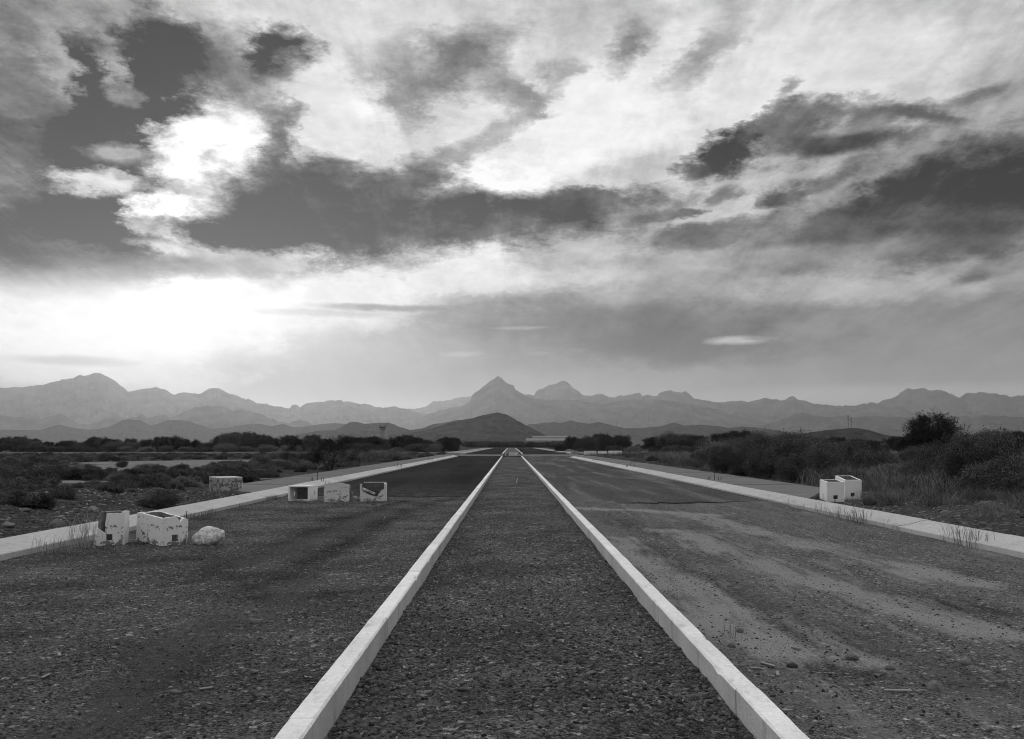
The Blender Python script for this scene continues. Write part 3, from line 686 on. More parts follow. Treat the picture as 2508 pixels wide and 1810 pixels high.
def wall(root, bm, mat, x=0, y=0, z=0, rz=0.0, name='wall', inner=None):
    bmesh.ops.recalc_face_normals(bm, faces=bm.faces)
    if inner:                                            # the side facing into the box: greyer, its shade put into the colour
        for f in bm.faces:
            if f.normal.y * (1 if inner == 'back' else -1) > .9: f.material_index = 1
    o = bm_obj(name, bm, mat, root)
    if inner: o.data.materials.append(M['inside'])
    o.location = (x, y, z); o.rotation_euler = (0, 0, rz); return o
def rect(u0, v0, u1, v1): return [(u0, v0), (u1, v0), (u1, v1), (u0, v1)]
def rod(name, pts, r, mat, parent, sides=5):
    bm = bmesh.new(); rings = []
    for i, p in enumerate(pts):
        p = Vector(p); d = (Vector(pts[min(i + 1, len(pts) - 1)]) - Vector(pts[max(i - 1, 0)])).normalized()
        q = d.to_track_quat('Z', 'X')
        rings.append([bm.verts.new(p + q @ Vector((r * math.cos(2 * math.pi * k / sides), r * math.sin(2 * math.pi * k / sides), 0))) for k in range(sides)])
    for a, b in zip(rings[:-1], rings[1:]):
        for k in range(sides): bm.faces.new((a[k], a[(k + 1) % sides], b[(k + 1) % sides], b[k]))
    bm.faces.new(rings[0][::-1]); bm.faces.new(rings[-1])
    return bm_obj(name, bm, mat, parent)
def chunk_mesh(name, seed, sub=2, rough=.25, flat=(1, 1, 1)):
    bm = bmesh.new(); bmesh.ops.create_icosphere(bm, subdivisions=sub, radius=1)
    off = Vector((seed * 7.7, seed * 3.1, seed * 1.9))
    for v in bm.verts:
        n = mnoise.noise(v.co * 1.1 + off) * rough * 1.3 + mnoise.noise(v.co * 2.7 + off) * rough * .5
        v.co = v.co * (1 + n); v.co = Vector((v.co.x * flat[0], v.co.y * flat[1], v.co.z * flat[2]))
    bmesh.ops.recalc_face_normals(bm, faces=bm.faces)
    me = bpy.data.meshes.new(name); bm.to_mesh(me); bm.free(); return me
T = .05
# box with its near left wall broken away
p = gp(231, 1336); b1 = empty('concrete_box', (p[0], p[1], -.01), R(13)); b1.scale = (.9, .92, 1)
tag(b1, 'whitewashed open concrete box broken down its side, beside the rolled kerb and the taller weed', 'concrete box')
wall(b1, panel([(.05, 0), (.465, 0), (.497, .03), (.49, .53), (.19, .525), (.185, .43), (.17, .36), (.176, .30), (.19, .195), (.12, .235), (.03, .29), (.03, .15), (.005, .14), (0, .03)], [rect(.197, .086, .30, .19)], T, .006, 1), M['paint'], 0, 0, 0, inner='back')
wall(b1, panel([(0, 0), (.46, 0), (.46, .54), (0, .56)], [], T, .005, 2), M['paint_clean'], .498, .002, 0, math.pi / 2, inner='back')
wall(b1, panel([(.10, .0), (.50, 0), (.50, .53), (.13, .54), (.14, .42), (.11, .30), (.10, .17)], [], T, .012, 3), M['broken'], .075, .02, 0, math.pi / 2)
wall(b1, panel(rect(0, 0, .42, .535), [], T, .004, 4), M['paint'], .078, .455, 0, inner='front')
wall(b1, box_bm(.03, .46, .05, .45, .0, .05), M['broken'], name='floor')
rod('reinforcing_bar', [(.44, .09, .5), (.442, .09, .59)], .006, M['steel'], b1)
# box set on its corner with a notched rim
p = gp(396, 1338); b2 = empty('concrete_box', (p[0], p[1], -.01), R(45)); b2.rotation_euler[0] = R(2.2); b2.scale = (.88, 1.18, 1)
tag(b2, 'flaking white open concrete box with notched rim, between the broken box and the pale boulder', 'concrete box')
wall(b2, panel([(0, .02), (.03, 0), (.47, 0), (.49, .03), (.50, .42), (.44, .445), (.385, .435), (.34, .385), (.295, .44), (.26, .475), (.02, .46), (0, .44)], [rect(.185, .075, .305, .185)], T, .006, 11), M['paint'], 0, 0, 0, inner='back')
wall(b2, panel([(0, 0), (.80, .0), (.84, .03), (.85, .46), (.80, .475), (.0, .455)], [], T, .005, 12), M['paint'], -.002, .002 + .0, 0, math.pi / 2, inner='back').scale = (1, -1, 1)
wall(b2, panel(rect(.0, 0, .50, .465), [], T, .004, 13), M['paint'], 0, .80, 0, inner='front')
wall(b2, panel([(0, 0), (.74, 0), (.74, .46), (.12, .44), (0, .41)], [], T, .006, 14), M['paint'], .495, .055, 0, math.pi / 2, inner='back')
rod('reinforcing_bar', [(.47, .03, .38), (.475, .03, .56)], .007, M['steel'], b2)
rod('reinforcing_bar', [(.02, .03, .44), (.02, .025, .50)], .006, M['steel'], b2)
# box lying on its side, mouth open to the road
p = gp(705, 1227); b3 = empty('concrete_box', (p[0], p[1], -.005), R(-15))
tag(b3, 'clean white concrete box lying on its side with its dark mouth open', 'concrete box')
w_, h_, d_ = .69, .46, .52
wall(b3, box_bm(0, w_, 0, d_, 0, .05, bev=.006), M['paint_worn']); wall(b3, box_bm(0, w_, 0, d_, h_ - .05, h_, bev=.006), M['paint_clean'])
wall(b3, panel(rect(.0, .051, d_, h_ - .051), [rect(.30, .17, .36, .30)], T), M['paint_clean'], w_ - .001, .0, 0, math.pi / 2)
wall(b3, panel(rect(.0, .051, d_, h_ - .051), [rect(.26, .15, .33, .29)], T), M['paint_clean'], .051, .0, 0, math.pi / 2)
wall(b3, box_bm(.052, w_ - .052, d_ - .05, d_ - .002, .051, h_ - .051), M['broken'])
# box with a plain blotched face and loose wires
p = gp(793, 1229); b4 = empty('concrete_box', (p[0], p[1], -.005), R(4))
tag(b4, 'blotched pale concrete box with bent wires on its rim and a crumbled side', 'concrete box')
wall(b4, panel([(.02, 0), (.71, 0), (.73, .03), (.735, .10), (.72, .28), (.725, .50), (.70, .51), (.40, .525), (.05, .535), (.0, .50), (.0, .03)], [], T, .006, 21), M['paint_worn'])
wall(b4, panel(rect(0, 0, .46, .52), [], T, .004, 22), M['paint_worn'], .05, .052, 0, math.pi / 2)
wall(b4, panel([(.0, 0), (.46, 0), (.46, .47), (.3, .44), (.2, .3), (.08, .18), (0, .1)], [], T, .012, 23), M['broken'], .72, .052, 0, math.pi / 2)
wall(b4, panel([(0, 0), (.62, 0), (.62, .48), (.3, .53), (0, .53)], [], T, .006, 24), M['paint_worn'], .052, .47, 0)
wall(b4, panel([(0, 0), (.10, 0), (.12, .30), (.02, .31), (.05, .15)], [], T, .01, 25), M['broken'], .735, .10, 0, R(20), 'broken_piece')
rod('wire', [(.02, .03, .50), (.03, .03, .56), (.06, .03, .61)], .006, M['steel'], b4); rod('wire', [(.13, .03, .52), (.14, .03, .6)], .006, M['steel'], b4)
rod('wire', [(.15, .03, .545), (.35, .03, .535), (.55, .03, .55), (.66, .03, .54), (.76, .03, .49)], .006, M['steel'], b4)
# smashed box: thin uprights, a wall with a square hole, a slumped slab
p = gp(881, 1228); b5 = empty('concrete_box', (p[0], p[1], -.005), R(3))
tag(b5, 'smashed concrete box with slumped slab, square hole and thin white upright at its corner', 'concrete box')
wall(b5, panel([(0, 0), (.74, 0), (.75, .3), (.70, .36), (.62, .33), (.56, .24), (.52, .14), (.46, .15), (.40, .16), (.22, .22), (.08, .33), (0, .36)], [], T, .012, 31), M['paint_worn'])
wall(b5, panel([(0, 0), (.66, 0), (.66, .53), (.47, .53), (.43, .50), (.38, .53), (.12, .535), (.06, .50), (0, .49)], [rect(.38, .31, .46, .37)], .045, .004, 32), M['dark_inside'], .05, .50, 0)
wall(b5, box_bm(.06, .71, .498, .55, .525, .545, bev=.004), M['paint_worn'], name='rim')
wall(b5, panel(rect(0, 0, .46, .5), [], T, .008, 33), M['broken'], .05, .05, 0, math.pi / 2)
wall(b5, panel([(0, 0), (.46, 0), (.46, .52), (.05, .53), (0, .5)], [], T, .006, 34), M['paint_worn'], .745, .055, 0, math.pi / 2)
wall(b5, box_bm(.0, .05, .0, .05, .355, .51), M['paint_worn'], name='upright'); wall(b5, box_bm(.755, .775, -.01, .03, 0, .53), M['paint_clean'], name='upright')
o = wall(b5, box_bm(0, .40, 0, .12, 0, .06, bev=.01), M['paint_worn'], .06, -.02, .35, name='slumped_slab'); o.rotation_euler = (0, R(24), 0)
rod('wire', [(.03, .02, .5), (.06, .02, .55), (.08, .02, .6)], .006, M['steel'], b5)
# overturned box on the end of the left pavement
p = gp(541, 1208, .10); b6 = empty('concrete_box', (p[0], p[1], .06), R(34))
tag(b6, 'weathered grey concrete box turned upside down at the end of the pavement', 'concrete box')
wall(b6, panel(rect(0, 0, .80, .50), [], T, .006, 41), M['block'], -.12, 0); wall(b6, panel(rect(0, 0, .90, .50), [], T, .006, 42), M['block'], -.122, .003, 0, math.pi / 2).scale = (1, -1, 1)
wall(b6, panel(rect(0, 0, .80, .50), [], T, .006, 43), M['block'], -.12, .86); wall(b6, panel(rect(0, 0, .80, .50), [], T, .006, 44), M['block'], .68, .055, 0, math.pi / 2)
wall(b6, box_bm(-.125, .685, -.004, .915, .501, .545, bev=.01), M['paint_worn'], name='lid')
rod('reinforcing_bar', [(.69, -.01, 0), (.69, -.01, .42)], .006, M['paint_clean'], b6)
# the pair behind the right kerb
def clean_box(p, z, rz, w, d, h, hole, side_hole, label, tilt):
    b = empty('concrete_box', (p[0], p[1], z), rz); b.rotation_euler[0] = tilt; tag(b, label, 'concrete box')
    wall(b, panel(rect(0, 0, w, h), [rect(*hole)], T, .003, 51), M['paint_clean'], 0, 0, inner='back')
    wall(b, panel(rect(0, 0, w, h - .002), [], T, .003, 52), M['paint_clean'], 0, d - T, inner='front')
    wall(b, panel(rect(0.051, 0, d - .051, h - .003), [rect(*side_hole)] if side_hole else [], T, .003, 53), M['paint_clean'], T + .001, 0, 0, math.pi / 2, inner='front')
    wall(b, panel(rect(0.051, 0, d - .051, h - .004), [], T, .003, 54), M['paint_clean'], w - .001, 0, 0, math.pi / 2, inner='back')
    return b
p = gp(2025.6, 1228.0, .07); clean_box(p, .06, R(2), .49, .56, .55, (.18, .06, .31, .18), (.28, .03, .34, .17), 'white open concrete box with low square hole, standing nearest the right rolled kerb', R(5.5))
p = gp(2069, 1223, .07); clean_box(p, .06, R(-1), .48, .85, .57, (.17, .08, .29, .20), None, 'longer white open concrete box touching the back of its twin behind the right kerb', R(7))
bd = wall(empty('timber_board', (10.6, 28.9, .10), R(-8)), box_bm(-.1, 2.4, 0, .16, 0, .05, bev=.006), M['walk'], name='board')
tag(bd.parent, 'long weathered board lying behind the white box pair', 'board')
# boxes and blocks at the crossing
def far_box(x0, x1, ytop, ybot, label, mat, hole=None, group=None, depth=.8):
    a = gp(x0, ybot); b = gp(x1, ybot); w = b[0] - a[0]; h = (ybot - ytop) * a[1] / F
    r = empty('concrete_box', (a[0], a[1], .0)); tag(r, label, 'concrete box', group)
    wall(r, panel([(0, 0), (w, 0), (w, h * .96), (w * .6, h), (0, h * .97)], [hole(w, h)] if hole else [], .08, .02, int(x0)), mat)
    wall(r, panel(rect(0, 0, depth - .09, h * .96), [], .08, .01, 3), mat, .08, .082, 0, math.pi / 2); wall(r, panel(rect(0, 0, depth - .09, h * .95), [], .08, .01, 4), mat, w - .001, .082, 0, math.pi / 2)
    wall(r, panel(rect(.081, 0, w - .081, h * .97), [], .08, .01, 5), mat, 0, depth - .08)
    return r
def oval(w, h): return [(w * .42 + w * .2 * math.cos(t), h * .5 + h * .22 * math.sin(t)) for t in np.linspace(0, 2 * math.pi, 12, endpoint=False)]
fb = far_box(1247, 1268, 1107.5, 1117, 'pale concrete box with an oval hole across the end of the median', M['paint_worn'], oval)
wall(fb, box_bm(-.55, -.42, .1, .25, 0, .75), M['paint_worn'], name='upright'); wall(fb, box_bm(-.9, -.1, .3, .5, .0, .22), M['broken'], name='broken_piece')
far_box(1399, 1418, 1104.5, 1113.5, 'grey blotched concrete box at the corner of the cross street', M['block'])
far_box(1431, 1461, 1104.3, 1113.8, 'long worn concrete box with ragged white rim by the cross street', M['paint_worn'])
far_box(1465, 1486, 1105, 1111.5, 'low pale concrete box between two longer ones by the cross street', M['paint'])
far_box(1491.5, 1523.5, 1104, 1113.2, 'long clean white concrete box by the cross street', M['paint_clean'])
far_box(1540, 1560, 1107.5, 1112.5, 'low white concrete box half sunk in scrub beyond the long white one', M['paint'])
far_box(1573, 1587, 1106, 1112, 'small white concrete box at the end of the pale far kerb', M['paint_clean'])

# ------------------------------------------------------------------ rocks, stones, gravel
p = gp(500, 1336); me = chunk_mesh('boulder', 4.2, 4, .16, (.255, .19, .165))
bo = obj('boulder', me, M['rock']); bo.location = (p[0] + .02, p[1] + .12, .13); bo.rotation_euler = (R(8), R(-14), R(10))
for q in me.polygons: q.use_smooth = True
tag(bo, 'pale egg-shaped boulder lying on the dirt beside the notched box', 'boulder')
p = gp(2130, 1238, .12); o = obj('boulder', chunk_mesh('boulder', 9.1, 3, .12, (.17, .16, .17)), M['stone']); o.location = (p[0], p[1], .24)
for q in o.data.polygons: q.use_smooth = True
tag(o, 'round grey boulder in the weeds beside the white box pair', 'boulder')
STONES = [chunk_mesh('stone', i + .37, 2, .28, f) for i, f in enumerate([(1, .75, .5), (1, .85, .6), (1, .6, .4), (.9, .8, .7), (1, .7, .35)])]
ROUND = [chunk_mesh('cobble', i + 20.3, 2, .10, f) for i, f in enumerate([(1, .75, .5), (1, .85, .6), (1, .65, .42), (.9, .8, .62)])]
for q in ROUND:
    for f in q.polygons: f.use_smooth = True
def put(meshes, x, y, z, size, label, cat, group, mat, name='stone'):
    o = bpy.data.objects.new(name, random.choice(meshes)); link(o)
    if not o.data.materials: o.data.materials.append(mat)
    o.location = (x, y, z); o.scale = (size,) * 3; o.rotation_euler = (random.uniform(-.3, .3), random.uniform(-.3, .3), random.uniform(0, 6.28))
    tag(o, label, cat, group); return o
RUB = [m.copy() for m in STONES]
for m in RUB: m.materials.clear(); m.materials.append(M['rubble'])
for m in STONES + ROUND: m.materials.append(M['stone'])
heap = [(140, 1272, .30), (228, 1246, .28), (268, 1256, .26), (185, 1246, .14), (112, 1236, .14), (175, 1262, .13), (200, 1276, .12), (226, 1276, .15), (470, 1222, .16), (392, 1220, .16), (412, 1196, .14), (440, 1194, .13), (488, 1206, .12), (140, 1256, .10), (320, 1246, .10), (350, 1240, .12), (300, 1232, .10), (250, 1230, .09), (60, 1262, .2), (20, 1280, .24), (375, 1232, .11), (440, 1212, .10)]
for x, y, s in heap:
    s *= .55; q = gp(x, y, .25); z = float(height(q[0], q[1]))
    if q[0] > LKX - .9: continue
    put(RUB, q[0], q[1], z + s * .15, s, 'rough broken rock lying on the dirt heap behind the left rolled kerb', 'rock', 'rocks on the left dirt heap', None, 'rock')
for k in range(26):
    x = random.uniform(8.7, 13.5); y = random.uniform(15, 27); s = random.uniform(.05, .12)
    put(RUB, x, y, float(height(x, y)) + s * .1, s, 'small dark rock on the bank behind the right rolled kerb', 'rock', 'rocks on the right bank', M['stone'], 'rock')
cob = 0
def ground_at(x, y):
    if MLX1 + .05 < x < MRX0 - .05: return float(median_h(np.array(x), np.array(y)))
    return float(lane_h(np.array(x), np.array(y)))
def cobbles(n, x0, x1, y0, y1, s0, s1, label, group, pts=()):
    for k in range(n + len(pts)):
        if k < len(pts): q = gp(*pts[k][:2]); x, y = q[0], q[1]; s = pts[k][2]
        else:
            x = random.uniform(x0, x1); y = y0 * (y1 / y0)**(random.random()**1.5); s = s0 + (s1 - s0) * random.random()**2
        s *= .8; put(ROUND + STONES, x, y, ground_at(x, y) + s * .15, s, label, 'stone', group, None, 'cobble')
cobbles(70, MLX1 + .1, MRX0 - .1, 4.8, 16, .016, .034, 'smooth cobble half buried in the median gravel between the kerbs', 'cobbles in the median', [(1135, 1694, .06), (1448, 1655, .055), (1560, 1575, .05), (1555, 1525, .045), (1170, 1664, .05), (1245, 1680, .05), (1450, 1690, .05)])
cobbles(34, LKX + .4, MLX0 - .2, 5.0, 18, .014, .032, 'smooth cobble on the dark tracked dirt beside the left kerb', 'cobbles on the left dirt', [(625, 1523, .07), (770, 1640, .045), (670, 1614, .04), (430, 1700, .05), (105, 1475, .06)])
cobbles(40, MRX1 + .2, RKX - .3, 5.0, 18, .014, .032, 'dark cobble on the dusty dirt right of the median', 'cobbles on the right dirt', [(2085, 1616, .08), (2365, 1622, .07), (2290, 1688, .08), (1812, 1548, .05), (1940, 1632, .06), (1786, 1434, .05), (1792, 1588, .05), (2180, 1640, .05)])

def scatter(name, protos, pos, rot, scl, mat, kind='stuff', rnd=None):
    """one object: points with instances of the given meshes"""
    n = len(pos); me = bpy.data.meshes.new(name); me.vertices.add(n); me.vertices.foreach_set('co', np.asarray(pos, np.float32).ravel())
    for nm, ty, arr, key in (('rot', 'FLOAT_VECTOR', rot, 'vector'), ('scl', 'FLOAT_VECTOR', scl, 'vector'), ('pick', 'INT', RNG.integers(0, len(protos), n), 'value')):
        a = me.attributes.new(nm, ty, 'POINT'); a.data.foreach_set(key, np.ascontiguousarray(arr, np.int32 if ty == 'INT' else np.float32).ravel())
    ob = link(bpy.data.objects.new(name, me)); tag(ob, kind=kind)
    ng = bpy.data.node_groups.new(name, 'GeometryNodeTree'); N = ng.nodes; Lk = ng.links
    ng.interface.new_socket('Geometry', in_out='INPUT', socket_type='NodeSocketGeometry'); ng.interface.new_socket('Geometry', in_out='OUTPUT', socket_type='NodeSocketGeometry')
    gi = N.new('NodeGroupInput'); go = N.new('NodeGroupOutput'); ins = N.new('GeometryNodeInstanceOnPoints'); jn = N.new('GeometryNodeJoinGeometry')
    for m in reversed(protos):
        po = bpy.data.objects.new(name + '_piece', m)
        if not m.materials: m.materials.append(mat)
        oi = N.new('GeometryNodeObjectInfo'); oi.inputs['Object'].default_value = po; oi.inputs['As Instance'].default_value = True
        Lk.new(oi.outputs['Geometry'], jn.inputs[0])
    def na(nm, ty):
        q = N.new('GeometryNodeInputNamedAttribute'); q.data_type = ty; q.inputs['Name'].default_value = nm; return q.outputs['Attribute']
    Lk.new(gi.outputs[0], ins.inputs['Points']); Lk.new(jn.outputs[0], ins.inputs['Instance']); ins.inputs['Pick Instance'].default_value = True
    Lk.new(na('pick', 'INT'), ins.inputs['Instance Index']); Lk.new(na('rot', 'FLOAT_VECTOR'), ins.inputs['Rotation']); Lk.new(na('scl', 'FLOAT_VECTOR'), ins.inputs['Scale'])
    Lk.new(ins.outputs[0], go.inputs[0])
    md = ob.modifiers.new('scatter', 'NODES'); md.node_group = ng
    return ob
def rots(n, tilt=.4): return np.stack([RNG.uniform(-tilt, tilt, n), RNG.uniform(-tilt, tilt, n), RNG.uniform(0, 6.28, n)], 1)
PEB = [chunk_mesh('pebble', i + 40.3, 1, .22, f) for i, f in enumerate([(1, .7, .5), (1, .85, .6), (1, .6, .4), (.9, .8, .65), (1, .5, .35), (1, .8, .5)])]
PEBM = [stone_mat('pebble_dark', .04, .09), stone_mat('pebble_mid', .09, .17), stone_mat('pebble_mid_b', .08, .15), stone_mat('pebble_grey', .13, .26), stone_mat('pebble_pale', .22, .5), stone_mat('pebble_dark_b', .05, .11)]
for m, q in zip(PEB, PEBM): m.materials.append(q)
def gravel(name, n, x0, x1, y0, y1, hf, smax, pw=1.3):
    y = y0 * (y1 / y0)**(RNG.random(n)**pw); x = RNG.uniform(x0, x1, n)
    cl = np.clip(.62 + 1.5 * fbm(x * 1.0, y * 1.0, 3, 300), .05, 1); keep = RNG.random(n) < cl; x = x[keep]; y = y[keep]; n = len(x)
    s = .0045 + smax * RNG.random(n)**3.2; z = hf(x, y) + s * .2
    scatter(name, PEB, np.stack([x, y, z], 1), rots(n, .5), np.stack([s * RNG.uniform(.8, 1.2, n), s * RNG.uniform(.8, 1.2, n), s * RNG.uniform(.7, 1.2, n)], 1), None)
gravel('median_gravel', 34000, MLX1 + .02, MRX0 - .02, 4.2, 40, median_h, .020)
gravel('dirt_gravel', 30000, LKX + .05, MLX0 - .02, 4.2, 30, lane_h, .015)
gravel('dusty_gravel', 22000, MRX1 + .02, RKX - .02, 4.2, 26, lane_h, .013)
def edge_stones():
    n = 2600; y = 4.2 * (30 / 4.2)**(RNG.random(n)**1.2); side = RNG.random(n) < .5
    off = np.abs(RNG.normal(0, .12, n)); x = np.where(side, MLX1 + .015 + off, MRX0 - .015 - off)
    s = .007 + .020 * RNG.random(n)**2
    scatter('kerb_edge_stones', ROUND, np.stack([x, y, median_h(x, y) + s * .25], 1), rots(n), np.stack([s, s, s], 1), None)
edge_stones()
def verge_rubble(name, n, x0, x1, y0, y1, smax):
    x = RNG.uniform(x0, x1, n); y = RNG.uniform(y0, y1, n); s = .010 + smax * RNG.random(n)**5
    scatter(name, PEB, np.stack([x, y, height(x, y) + s * .1], 1), rots(n), np.stack([s, s, s], 1), None)
verge_rubble('heap_rubble', 7000, -15, -8.05, 11, 31, .06); verge_rubble('bank_rubble', 4500, 8.2, 15, 11, 27, .045)
# rubble by the broken boxes
for x, y, s in [(915, 1236, .07), (905, 1240, .05), (930, 1237, .05), (820, 1234, .06), (836, 1229, .07), (868, 1222, .16), (880, 1226, .1), (960, 1226, .06), (975, 1230, .05), (762, 1233, .05), (950, 1221, .05)]:
    q = gp(x, y); put(RUB, q[0], q[1], s * .2, s, 'broken concrete lump on the dirt around the smashed boxes', 'rubble', 'lumps around the smashed boxes', None, 'concrete_lump')
for x, y in [(228, 1341), (246, 1343), (270, 1342), (292, 1341), (312, 1338), (326, 1333), (345, 1336), (366, 1340), (384, 1343), (404, 1344), (424, 1342), (440, 1340), (458, 1337), (478, 1340), (520, 1340), (536, 1334), (256, 1347), (335, 1345), (415, 1349)]:
    q = gp(x + random.uniform(-3, 3), y); s_ = random.uniform(.016, .045); put(RUB, q[0], q[1], s_ * .1, s_, 'small concrete crumb on the dirt at the foot of the two near boxes', 'rubble', 'crumbs at the foot of the near boxes', None, 'concrete_lump')
def litter(pts, label, group):
    for x, y, L_ in pts:
        q = gp(x, y); o = bm_obj('wood_chip', box_bm(-L_ / 2, L_ / 2, -.012, .012, -.004, .006, bev=.003), M['weed']); o.location = (q[0], q[1], ground_at(q[0], q[1]) + .012); o.rotation_euler = (0, 0, random.uniform(0, 3.1)); tag(o, label, 'wood chip', group)
litter([(505, 1690, .09), (112, 1658, .11), (246, 1507, .05), (235, 1465, .09), (145, 1606, .10), (1030, 1474, .08), (280, 1590, .05)], 'pale splinter of wood lying on the dark left dirt', 'splinters on the left dirt')
litter([(2200, 1695, .18), (1880, 1632, .14), (1950, 1590, .09), (1850, 1644, .08), (2150, 1553, .05), (1905, 1655, .12)], 'pale dry twig lying on the dusty right dirt', 'twigs on the right dirt')
q = gp(1265, 1186); rod('stake', [(0, 0, -.05), (.01, 0, .1), (.045, 0, .27)], .011, M['kerb'], None).location = (q[0], q[1], 0)
tag(bpy.data.objects['stake'], 'thin white stake leaning in the middle of the median', 'stake')

# anchor bolts for lamp posts left standing in the pavements
def anchors(px, py, label, group):
    q = gp(px, py, .19); r = empty('anchor_bolts', (q[0], q[1], .186)); tag(r, label, 'anchor bolts', group)
    for dx, h in ((-.26, .13), (-.19, .15), (0, .33), (.17, .13), (.26, .15)): rod('bolt', [(dx, random.uniform(-.05, .05), -.02), (dx + .01, 0, h)], .012, M['steel'], r)
for a in ((777, 1177.5), (974, 1142.5), (1053, 1127)): anchors(*a, 'rusty anchor bolts for a lamp post standing in the left pavement', 'anchor bolts along the left pavement')
for a in ((1750, 1176), (1544, 1143), (1459, 1127.5)): anchors(*a, 'rusty anchor bolts for a lamp post standing in the right pavement', 'anchor bolts along the right pavement')
q = gp(1276, 1112); r = empty('sign_post', (q[0], q[1], 0)); tag(r, 'thin dark post with a leaning stay beside the far median kerb', 'post')
rod('post', [(0, 0, -.02), (0, 0, 1.15)], .05, M['steel'], r); rod('stay', [(-.35, 0, 0), (-.02, 0, .7)], .04, M['steel'], r); rod('bracket', [(.0, 0, .45), (.12, 0, .62)], .04, M['steel'], r)

# ------------------------------------------------------------------ far structures
D = 760.0; k = D / F
def at(px, py, d): 
    v = ray(px, py); t = d / v[1]; return EYE + v * t
q = at(937, 1089, D); tw = empty('control_tower', (q[0], q[1], 0)); tag(tw, 'airport control tower with dark flared glass cab rising above the trees', 'control tower')
def frustum(name, r0, r1, z0, z1, mat, n=8):
    bm = bmesh.new(); A = [bm.verts.new((r0 * math.cos(a), r0 * math.sin(a), z0)) for a in np.linspace(0, 2 * math.pi, n, endpoint=False) + math.pi / n]
    B = [bm.verts.new((r1 * math.cos(a), r1 * math.sin(a), z1)) for a in np.linspace(0, 2 * math.pi, n, endpoint=False) + math.pi / n]
    bm.faces.new(A[::-1]); bm.faces.new(B)
    for i in range(n): bm.faces.new((A[i], A[(i + 1) % n], B[(i + 1) % n], B[i]))
    return bm_obj(name, bm, mat, tw)
def zpx(y): return (HZ - y) * k + 1.65
frustum('shaft', 1.75, 1.75, -.5, zpx(1060.4), M['tower_wall'], 4 * 4); frustum('collar', 1.85, 1.85, zpx(1061.3), zpx(1060.2), M['tower_dark'])
frustum('upper_shaft', 1.7, 1.7, zpx(1060.2), zpx(1052), M['tower_wall'])
frustum('gallery', 2.75, 2.75, zpx(1051.7), zpx(1050.2), M['tower_dark']); frustum('balcony', 2.8, 2.9, zpx(1050.2), zpx(1048), M['tower_wall']); frustum('cab', 2.85, 3.2, zpx(1048), zpx(1045), M['tower_dark'])
frustum('roof', 3.1, 2.9, zpx(1045), zpx(1044.4), M['tower_wall'])
for dx, h in ((-2.9, 3), (-1.6, 3.2), (1.5, 4.4), (2.9, 3.4)): rod('antenna', [(dx, 0, zpx(1044.6)), (dx, 0, zpx(1044.6 - h))], .13, M['steel'], tw)
D2 = 900.0; k2 = D2 / F
def hangar(x0, x1, yt, yb, d, label):
    a = at(x0, HZ, d); b = at(x1, HZ, d); kk = d / F; w = b[0] - a[0]; h = (HZ - yt) * kk + 1.65; e = (HZ - yb) * kk + 1.65
    r = empty('hangar', ((a[0] + b[0]) / 2, d, 0)); tag(r, label, 'hangar')
    bm = bmesh.new(); n = 9; L_ = []; Rr = []
    for i in range(n):
        t = i / (n - 1); y = t * 22; z = e + (h - e) * math.sin(math.pi * min(t * 1.0, 1)) 
        L_.append(bm.verts.new((-w / 2 + (1 - math.sin(math.pi * t)) * 0 , y, z))); Rr.append(bm.verts.new((w / 2, y, z)))
    for i in range(n - 1): bm.faces.new((L_[i], Rr[i], Rr[i + 1], L_[i + 1]))
    bm_obj('roof', bm, M['white_metal'], r)
    bm_obj('wall', box_bm(-w / 2 + .2, w / 2 - .2, .2, 21.8, -.3, e - .1), M['tower_wall'], r)
hangar(1288, 1396, 1073.5, 1079, 900, 'long pale hangar with a low curved roof, in front of its twin'); hangar(1304, 1392, 1067.5, 1071.5, 960, 'pale hangar roof standing behind the longer hangar')
def mast(px, ytop, ybase, d, label):
    a = at(px, HZ, d); kk = d / F; z0 = (HZ - ybase) * kk + 1.65; z1 = (HZ - ytop) * kk + 1.65
    r = empty('antenna_mast', (a[0], d, z0)); tag(r, label, 'antenna mast'); H = z1 - z0
    for sx, sy in ((-1, -1), (1, -1), (0, 1)): rod('leg', [(sx * .55, sy * .45, -1), (sx * .2, sy * .16, H)], .11, M['steel'], r, 4)
    for i in range(10):
        z = H * (i + .5) / 10; rod('brace', [(-.5, -.4, z), (.5, -.4, z + H / 20), (0, .4, z + H / 10)], .07, M['steel'], r, 3)
    bm = box_bm(-1.1, 1.1, -.5, .5, H - 1.6, H - .3); bm_obj('antenna_array', bm, M['steel'], r)
    bm_obj('dish', box_bm(-.65, .65, -.7, .3, H * .62, H * .75), M['steel'], r)
mast(2079, 1018, 1049, 1490, 'taller lattice antenna mast on the low scrubby hill'); mast(2086.5, 1023, 1048, 1500, 'shorter lattice antenna mast on the low scrubby hill')
bh = at(2092, HZ, 1480); hut = empty('hut', (bh[0], 1480, (HZ - 1050) * 1480 / F)); tag(hut, 'flat roofed hut beside the antenna masts on the hill', 'hut')
bm_obj('wall', box_bm(-3.6, 3.6, 0, 5, -3, 1.6), M['tower_wall'], hut); bm_obj('roof', box_bm(-3.8, 3.8, -.2, 5.2, 1.6, 1.9), M['tower_dark'], hut)

